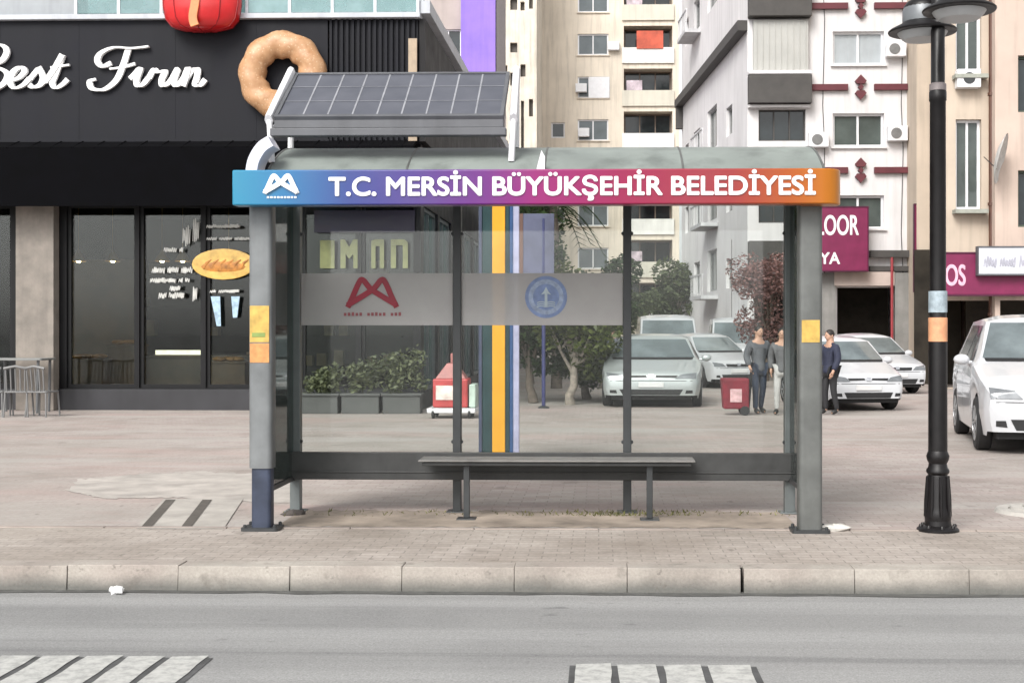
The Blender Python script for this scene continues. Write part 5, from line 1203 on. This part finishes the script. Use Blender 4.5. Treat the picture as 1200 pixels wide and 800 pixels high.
def person(label, px, py, h, rz, top_m, leg_m, hair_m, shoe_m, stride=.0, arm=.0, group=None):
    g = G(px, py); t = thing('person', label, 'person', (g.x, g.y, 0), rz, group); s = h / 1.74
    V = lambda x, y, z: (x * s, y * s, z * s)
    J = {'hem': V(0, 0, .80), 'pel': V(0, 0, .94), 'spi': V(0, .01, 1.14), 'che': V(0, 0, 1.33), 'nec': V(0, .01, 1.47), 'hea': V(0, -.01, 1.56), 'top': V(0, -.01, 1.66)}
    for sd_, sg in (('l', 1), ('r', -1)):
        st = stride * sg; ar = -stride * sg * .7
        J['sh' + sd_] = V(.175 * sg, 0, 1.40); J['el' + sd_] = V(.235 * sg, .03 + ar * .5, 1.13); J['wr' + sd_] = V(.225 * sg, -.07 + ar - arm * .2, .90 + arm * .12); J['ha' + sd_] = V(.22 * sg, -.10 + ar - arm * .25, .82 + arm * .14)
        J['hi' + sd_] = V(.09 * sg, 0, .90); J['kn' + sd_] = V(.10 * sg, -.03 + st * .45, .50); J['an' + sd_] = V(.105 * sg, .03 + st, .09 + abs(st) * .06); J['to' + sd_] = V(.12 * sg, -.13 + st, .045 + abs(st) * .02)
    names = list(J); ix = {n: i for i, n in enumerate(names)}; pts = [J[n] for n in names]
    E = [('pel', 'spi'), ('hem', 'pel'), ('spi', 'che'), ('che', 'nec'), ('nec', 'hea'), ('hea', 'top')]
    for d in 'lr': E += [('che', 'sh' + d), ('sh' + d, 'el' + d), ('el' + d, 'wr' + d), ('wr' + d, 'ha' + d), ('pel', 'hi' + d), ('hi' + d, 'kn' + d), ('kn' + d, 'an' + d), ('an' + d, 'to' + d)]
    RD = {'hem': .15, 'pel': .13, 'spi': .125, 'che': .14, 'nec': .055, 'hea': .085, 'top': .075, 'sh': .06, 'el': .042, 'wr': .03, 'ha': .033, 'hi': .085, 'kn': .058, 'an': .038, 'to': .034}
    rr = lambda n, add=0: (RD.get(n, RD.get(n[:2])) + add) * s
    ex = MB()
    for d, sg in (('l', 1), ('r', -1)):
        w, hnd = Vector(J['wr' + d]), Vector(J['ha' + d]); dr_ = (hnd - w).normalized()
        for k in range(4):
            o = hnd + Vector((0, (-.028 + .019 * k) * s, 0)); ln = (.075, .085, .08, .062)[k] * s
            ex.tube([o, o + dr_ * ln * .5 + Vector((-.004 * sg, 0, 0)), o + dr_ * ln + Vector((-.016 * sg, -.012 * s, 0))], [.0095 * s, .0085 * s, .006 * s], 6)
        o = w.lerp(hnd, .5) + Vector((0, -.03 * s, 0)); ex.tube([o, o + Vector((-.01 * sg, -.03, -.03)) * s, o + Vector((-.018 * sg, -.035, -.065)) * s], [.012 * s, .01 * s, .007 * s], 6)
    hd = Vector(J['hea']); ex.ball((hd.x, hd.y - .02 * s, hd.z + .05 * s), (.074 * s, .092 * s, .115 * s), 14, 10)
    ex.tube([hd + Vector((0, -.1, .06)) * s, hd + Vector((0, -.128, .03)) * s], [.009 * s, .017 * s], 6)
    for sg in (1, -1): ex.ball(hd + Vector((.077 * sg, 0, .045)) * s, (.012 * s, .022 * s, .032 * s), 8, 6)
    skinned('body', pts[1:], [(ix[a] - 1, ix[b] - 1) for a, b in E if a != 'hem'], [rr(n, -.012 if n in ('pel', 'spi', 'che', 'hil', 'hir') else 0) for n in names[1:]], SKIN, t, 0, 1, ex)
    def sub(name, keys, edges, add, mat):
        k2 = {n: i for i, n in enumerate(keys)}; return skinned(name, [J[n] for n in keys], [(k2[a], k2[b]) for a, b in edges if a in k2 and b in k2], [rr(n, add) for n in keys], mat, t, 0, 2)
    J['col'] = tuple(lerp(J['che'][i_], J['nec'][i_], 1.0) for i_ in range(3)); RD['col'] = .05
    E += [('che', 'col')]
    sub('jacket', ['spi', 'pel', 'hem', 'col', 'che', 'shl', 'ell', 'wrl', 'shr', 'elr', 'wrr'], E, .032, top_m)
    sub('trousers', ['pel', 'hil', 'knl', 'anl', 'hir', 'knr', 'anr'], E, .012, leg_m)
    for d in 'lr': sub('shoe', ['an' + d, 'to' + d], E, .014, shoe_m)
    mb = MB(); mb.ball((hd.x, hd.y + .0 * s, hd.z + .085 * s), (.086 * s, .1 * s, .095 * s), 14, 9); mb.build('hair', hair_m, t, smooth=True)
    mb = MB()
    for sg in (1, -1): mb.ball(hd + Vector((.03 * sg, -.105, .06)) * s, (.012 * s, .008 * s, .008 * s), 6, 4)
    mb.build('eyes', BLACK, t)
    return t
HB = pm('dark hair', (.018, .014, .012), .6, 0, .3, 20); JEAN = pm('dark jeans', (.03, .04, .065), .8, 0, .3, 15); LTR = pm('pale trousers', (.42, .41, .40), .8, 0, .15, 12); SHB = pm('dark shoes', (.02, .02, .02), .5)
person('pedestrian in grey jacket and dark jeans beside the red trolley', 889, 485, 1.70, R(20), pm('grey jacket', (.085, .09, .10), .8, 0, .25, 9), JEAN, HB, SHB, .10, .3)
person('pedestrian in pale trousers and grey coat close behind the right shelter post', 917, 486, 1.66, R(-15), pm('mid grey coat', (.11, .11, .115), .8, 0, .25, 9), LTR, HB, SHB, .08)
person('pedestrian in navy jacket just right of the shelter post', 973, 486, 1.62, R(-60), pm('navy jacket', (.022, .026, .05), .8, 0, .25, 9), pm('black trousers', (.02, .02, .022), .8), HB, SHB, .06)
person('pedestrian in slate coat left of the silver hatchback', 716, 462, 1.70, R(160), pm('slate coat', (.12, .125, .155), .8, 0, .25, 9), JEAN, HB, SHB, .05)

# ================================================================== TREES AND SHRUBS
BARK = pm('bark', (.13, .105, .085), .9, 0, .35, 9, bmp=.6); BARKP = pm('pale bark', (.30, .26, .22), .9, 0, .35, 9, bmp=.6)
def foliage(mbx, blobs, n, size, rg, flat=.6):
    tot = sum(r[0] * r[1] * r[2] for _, r in blobs)
    for c, r in blobs:
        nn = max(8, int(n * (r[0] * r[1] * r[2]) / tot))
        for _ in range(nn):
            while True:
                d = Vector((rg.uniform(-1, 1), rg.uniform(-1, 1), rg.uniform(-1, 1)))
                if .15 < d.length < 1: break
            d = d * (d.length ** -.45)
            p = Vector((c[0] + d.x * r[0], c[1] + d.y * r[1], c[2] + d.z * r[2])) + Vector((rg.gauss(0, .05), rg.gauss(0, .05), rg.gauss(0, .05)))
            a = Vector((rg.gauss(0, 1), rg.gauss(0, 1), rg.gauss(0, 1) * flat)).normalized(); b = a.cross(Vector((rg.gauss(0, 1), rg.gauss(0, 1), rg.gauss(0, 1)))).normalized()
            s1 = size * rg.uniform(.6, 1.4); s2 = s1 * rg.uniform(.35, .6)
            mbx.add([p - a * s1, p + b * s2, p + a * s1, p - b * s2], [(0, 1, 2, 3)])
def tree(name, label, cat, base, h, crown_r, n, size, mat, bark, seed, trunk_h=.35, nb=9, group=None, tr=.12):
    rg = random.Random(seed); t = thing(name, label, cat, base, 0, group); blobs = []
    m = MB(); p0 = Vector((0, 0, 0)); p1 = Vector((rg.uniform(-.1, .1) * h * .3, rg.uniform(-.1, .1) * h * .3, h * trunk_h)); top_ = Vector((p1.x, p1.y, h * .8))
    m.tube([p0, p0.lerp(p1, .5) + Vector((rg.uniform(-.06, .06), 0, 0)), p1, top_], [tr, tr * .85, tr * .75, tr * .2], 9)
    for k in range(nb):
        a = 2 * math.pi * k / nb + rg.uniform(-.3, .3); f = rg.uniform(.35, 1); zc = h * trunk_h + (h * (1 - trunk_h)) * rg.uniform(.15, .88)
        rr = crown_r * f * (1.05 - .5 * abs((zc - h * trunk_h) / (h * (1 - trunk_h)) - .4))
        c = Vector((p1.x + rr * math.cos(a) * .7, p1.y + rr * math.sin(a) * .7, zc)); q_ = crown_r * rg.uniform(.28, .5)
        blobs.append((c, (q_, q_, q_ * rg.uniform(.7, 1)))); m.tube([p1.lerp(top_, rg.uniform(0, .6)), (p1 + c) * .5 + Vector((0, 0, .1)), c], [tr * .4, tr * .25, tr * .1], 6)
    m.build('trunk', bark, t, smooth=40); f_ = MB(); foliage(f_, blobs, n, size, rg); f_.build('crown', mat, t); return t
LD = leafmat('dark evergreen leaves', (.026, .052, .018)); LM = leafmat('olive leaves', (.07, .095, .026)); LG = leafmat('grey green leaves', (.075, .10, .055)); LP = leafmat('plum leaves', (.21, .125, .135))
def tg(px, py): g = G(px, py); return (g.x, g.y, 0)
tree('street_tree', 'dark bushy tree just right of the totem, its crown above the frosted band', 'tree', tg(625, 472), 4.4, 1.05, 6500, .075, LD, BARK, 21, .08, 20)
tree('street_tree', 'olive green tree right of the slim blue post with pale trunk', 'tree', tg(668, 474), 3.1, 1.0, 5000, .07, LM, BARKP, 22, .13, 18)
tree('street_tree', 'low round dark tree against the cream tower beside the shelter upright', 'tree', tg(706, 455), 3.5, 1.1, 4200, .08, LD, BARK, 23, .3, 12)
tree('street_tree', 'low dark shrubby tree filling the gap between the blue post and silver car', 'tree', tg(688, 468), 1.9, .75, 3600, .06, LD, BARK, 31, .15, 12)
tree('street_tree', 'tall dark tree behind the frosted crest band, close left of the palm', 'tree', tg(622, 450), 5.6, 1.5, 5200, .085, LD, BARK, 32, .3, 14)
tree('street_tree', 'loose grey green tree behind the white minibus', 'tree', tg(792, 428), 4.6, 1.7, 4200, .11, LG, BARKP, 24, .35, 12)
tree('street_tree', 'dusty grey green tree in front of the white block side wall', 'tree', tg(838, 427), 5.2, 1.7, 4200, .11, LG, BARKP, 25, .35, 12)
tree('street_tree', 'sparse grey green tree near the cream tower foot', 'tree', tg(757, 424), 3.9, 1.5, 3200, .11, LG, BARK, 27, .3, 11)
tree('plum_tree', 'reddish plum leaved tree behind the right shelter post', 'tree', tg(897, 446), 4.0, 1.4, 5200, .065, LP, BARK, 26, .22, 18)
# planter boxes with shrubs along the bakery front, seen through the left pane
PLT = pm('planter grey', (.075, .078, .075), .7, 0, .2, 3)
for i, (px, hgt, lab) in enumerate(((376, .62, 'leafy planter box nearest the left shelter post, before bakery'), (424, .8, 'middle one of three leafy planter boxes along the bakery'), (472, 1.0, 'tallest leafy planter box at the bakery corner'))):
    g = G(px, 484); t = thing('planter', lab, 'planter', (g.x, g.y, 0), 0, 'planters along the bakery')
    mb = MB(); mb.box(-.36, .36, -.18, .18, 0, .34); mb.box(-.39, .39, -.21, .21, .34, .39); mb.build('box', PLT, t, bevel=.01)
    f_ = MB(); rg = random.Random(60 + i); foliage(f_, [((rg.uniform(-.3, .3), rg.uniform(-.08, .08), .39 + hgt * rg.uniform(.1, .7)), (.16, .14, .16)) for _ in range(8)], 900, .05, rg); f_.build('shrub', leafmat('pale sage leaves', (.11, .135, .085)), t)
# bare palm leaning over the shelter centre
g = G(652, 455); pl = thing('palm_tree', 'palm with drooping dark fronds showing above the frosted crest band', 'tree', (g.x, g.y, 0))
mb = MB(); mb.tube([(0, 0, 0), (.05, 0, 2.5), (-.1, 0, 5.1)], [.16, .13, .11], 10); mb.build('trunk', BARK, pl, smooth=40)
mb = MB(); rg = random.Random(5)
for k in range(15):
    a = k * 2.4; el = rg.uniform(.1, 1.1); L_ = rg.uniform(1.0, 1.5); pts = []
    for j in range(8):
        f = j / 7; pts.append(Vector((-.1 + L_ * f * math.cos(a) * math.cos(el * (1 - f)), L_ * f * math.sin(a), 5.1 + L_ * (math.sin(el) * f - 1.1 * f * f))))
    mb.tube(pts, [.025 - .002 * j for j in range(8)], 5)
    for j in range(1, 8):
        for sg in (1, -1):
            sd_ = Vector((-math.sin(a), math.cos(a), -.7)) * sg; sd_.z = -.5; p = pts[j]; q_ = p + sd_ * .35 + Vector((math.cos(a), math.sin(a), 0)) * .15
            mb.add([p, p + Vector((0, 0, .03)), q_], [(0, 1, 2)])
            m_ = pts[j - 1].lerp(p, .5); mb.add([m_, m_ + Vector((0, 0, .03)), m_ + sd_ * .35 + Vector((math.cos(a), math.sin(a), 0)) * .15], [(0, 1, 2)])
mb.build('frond', LD, pl)
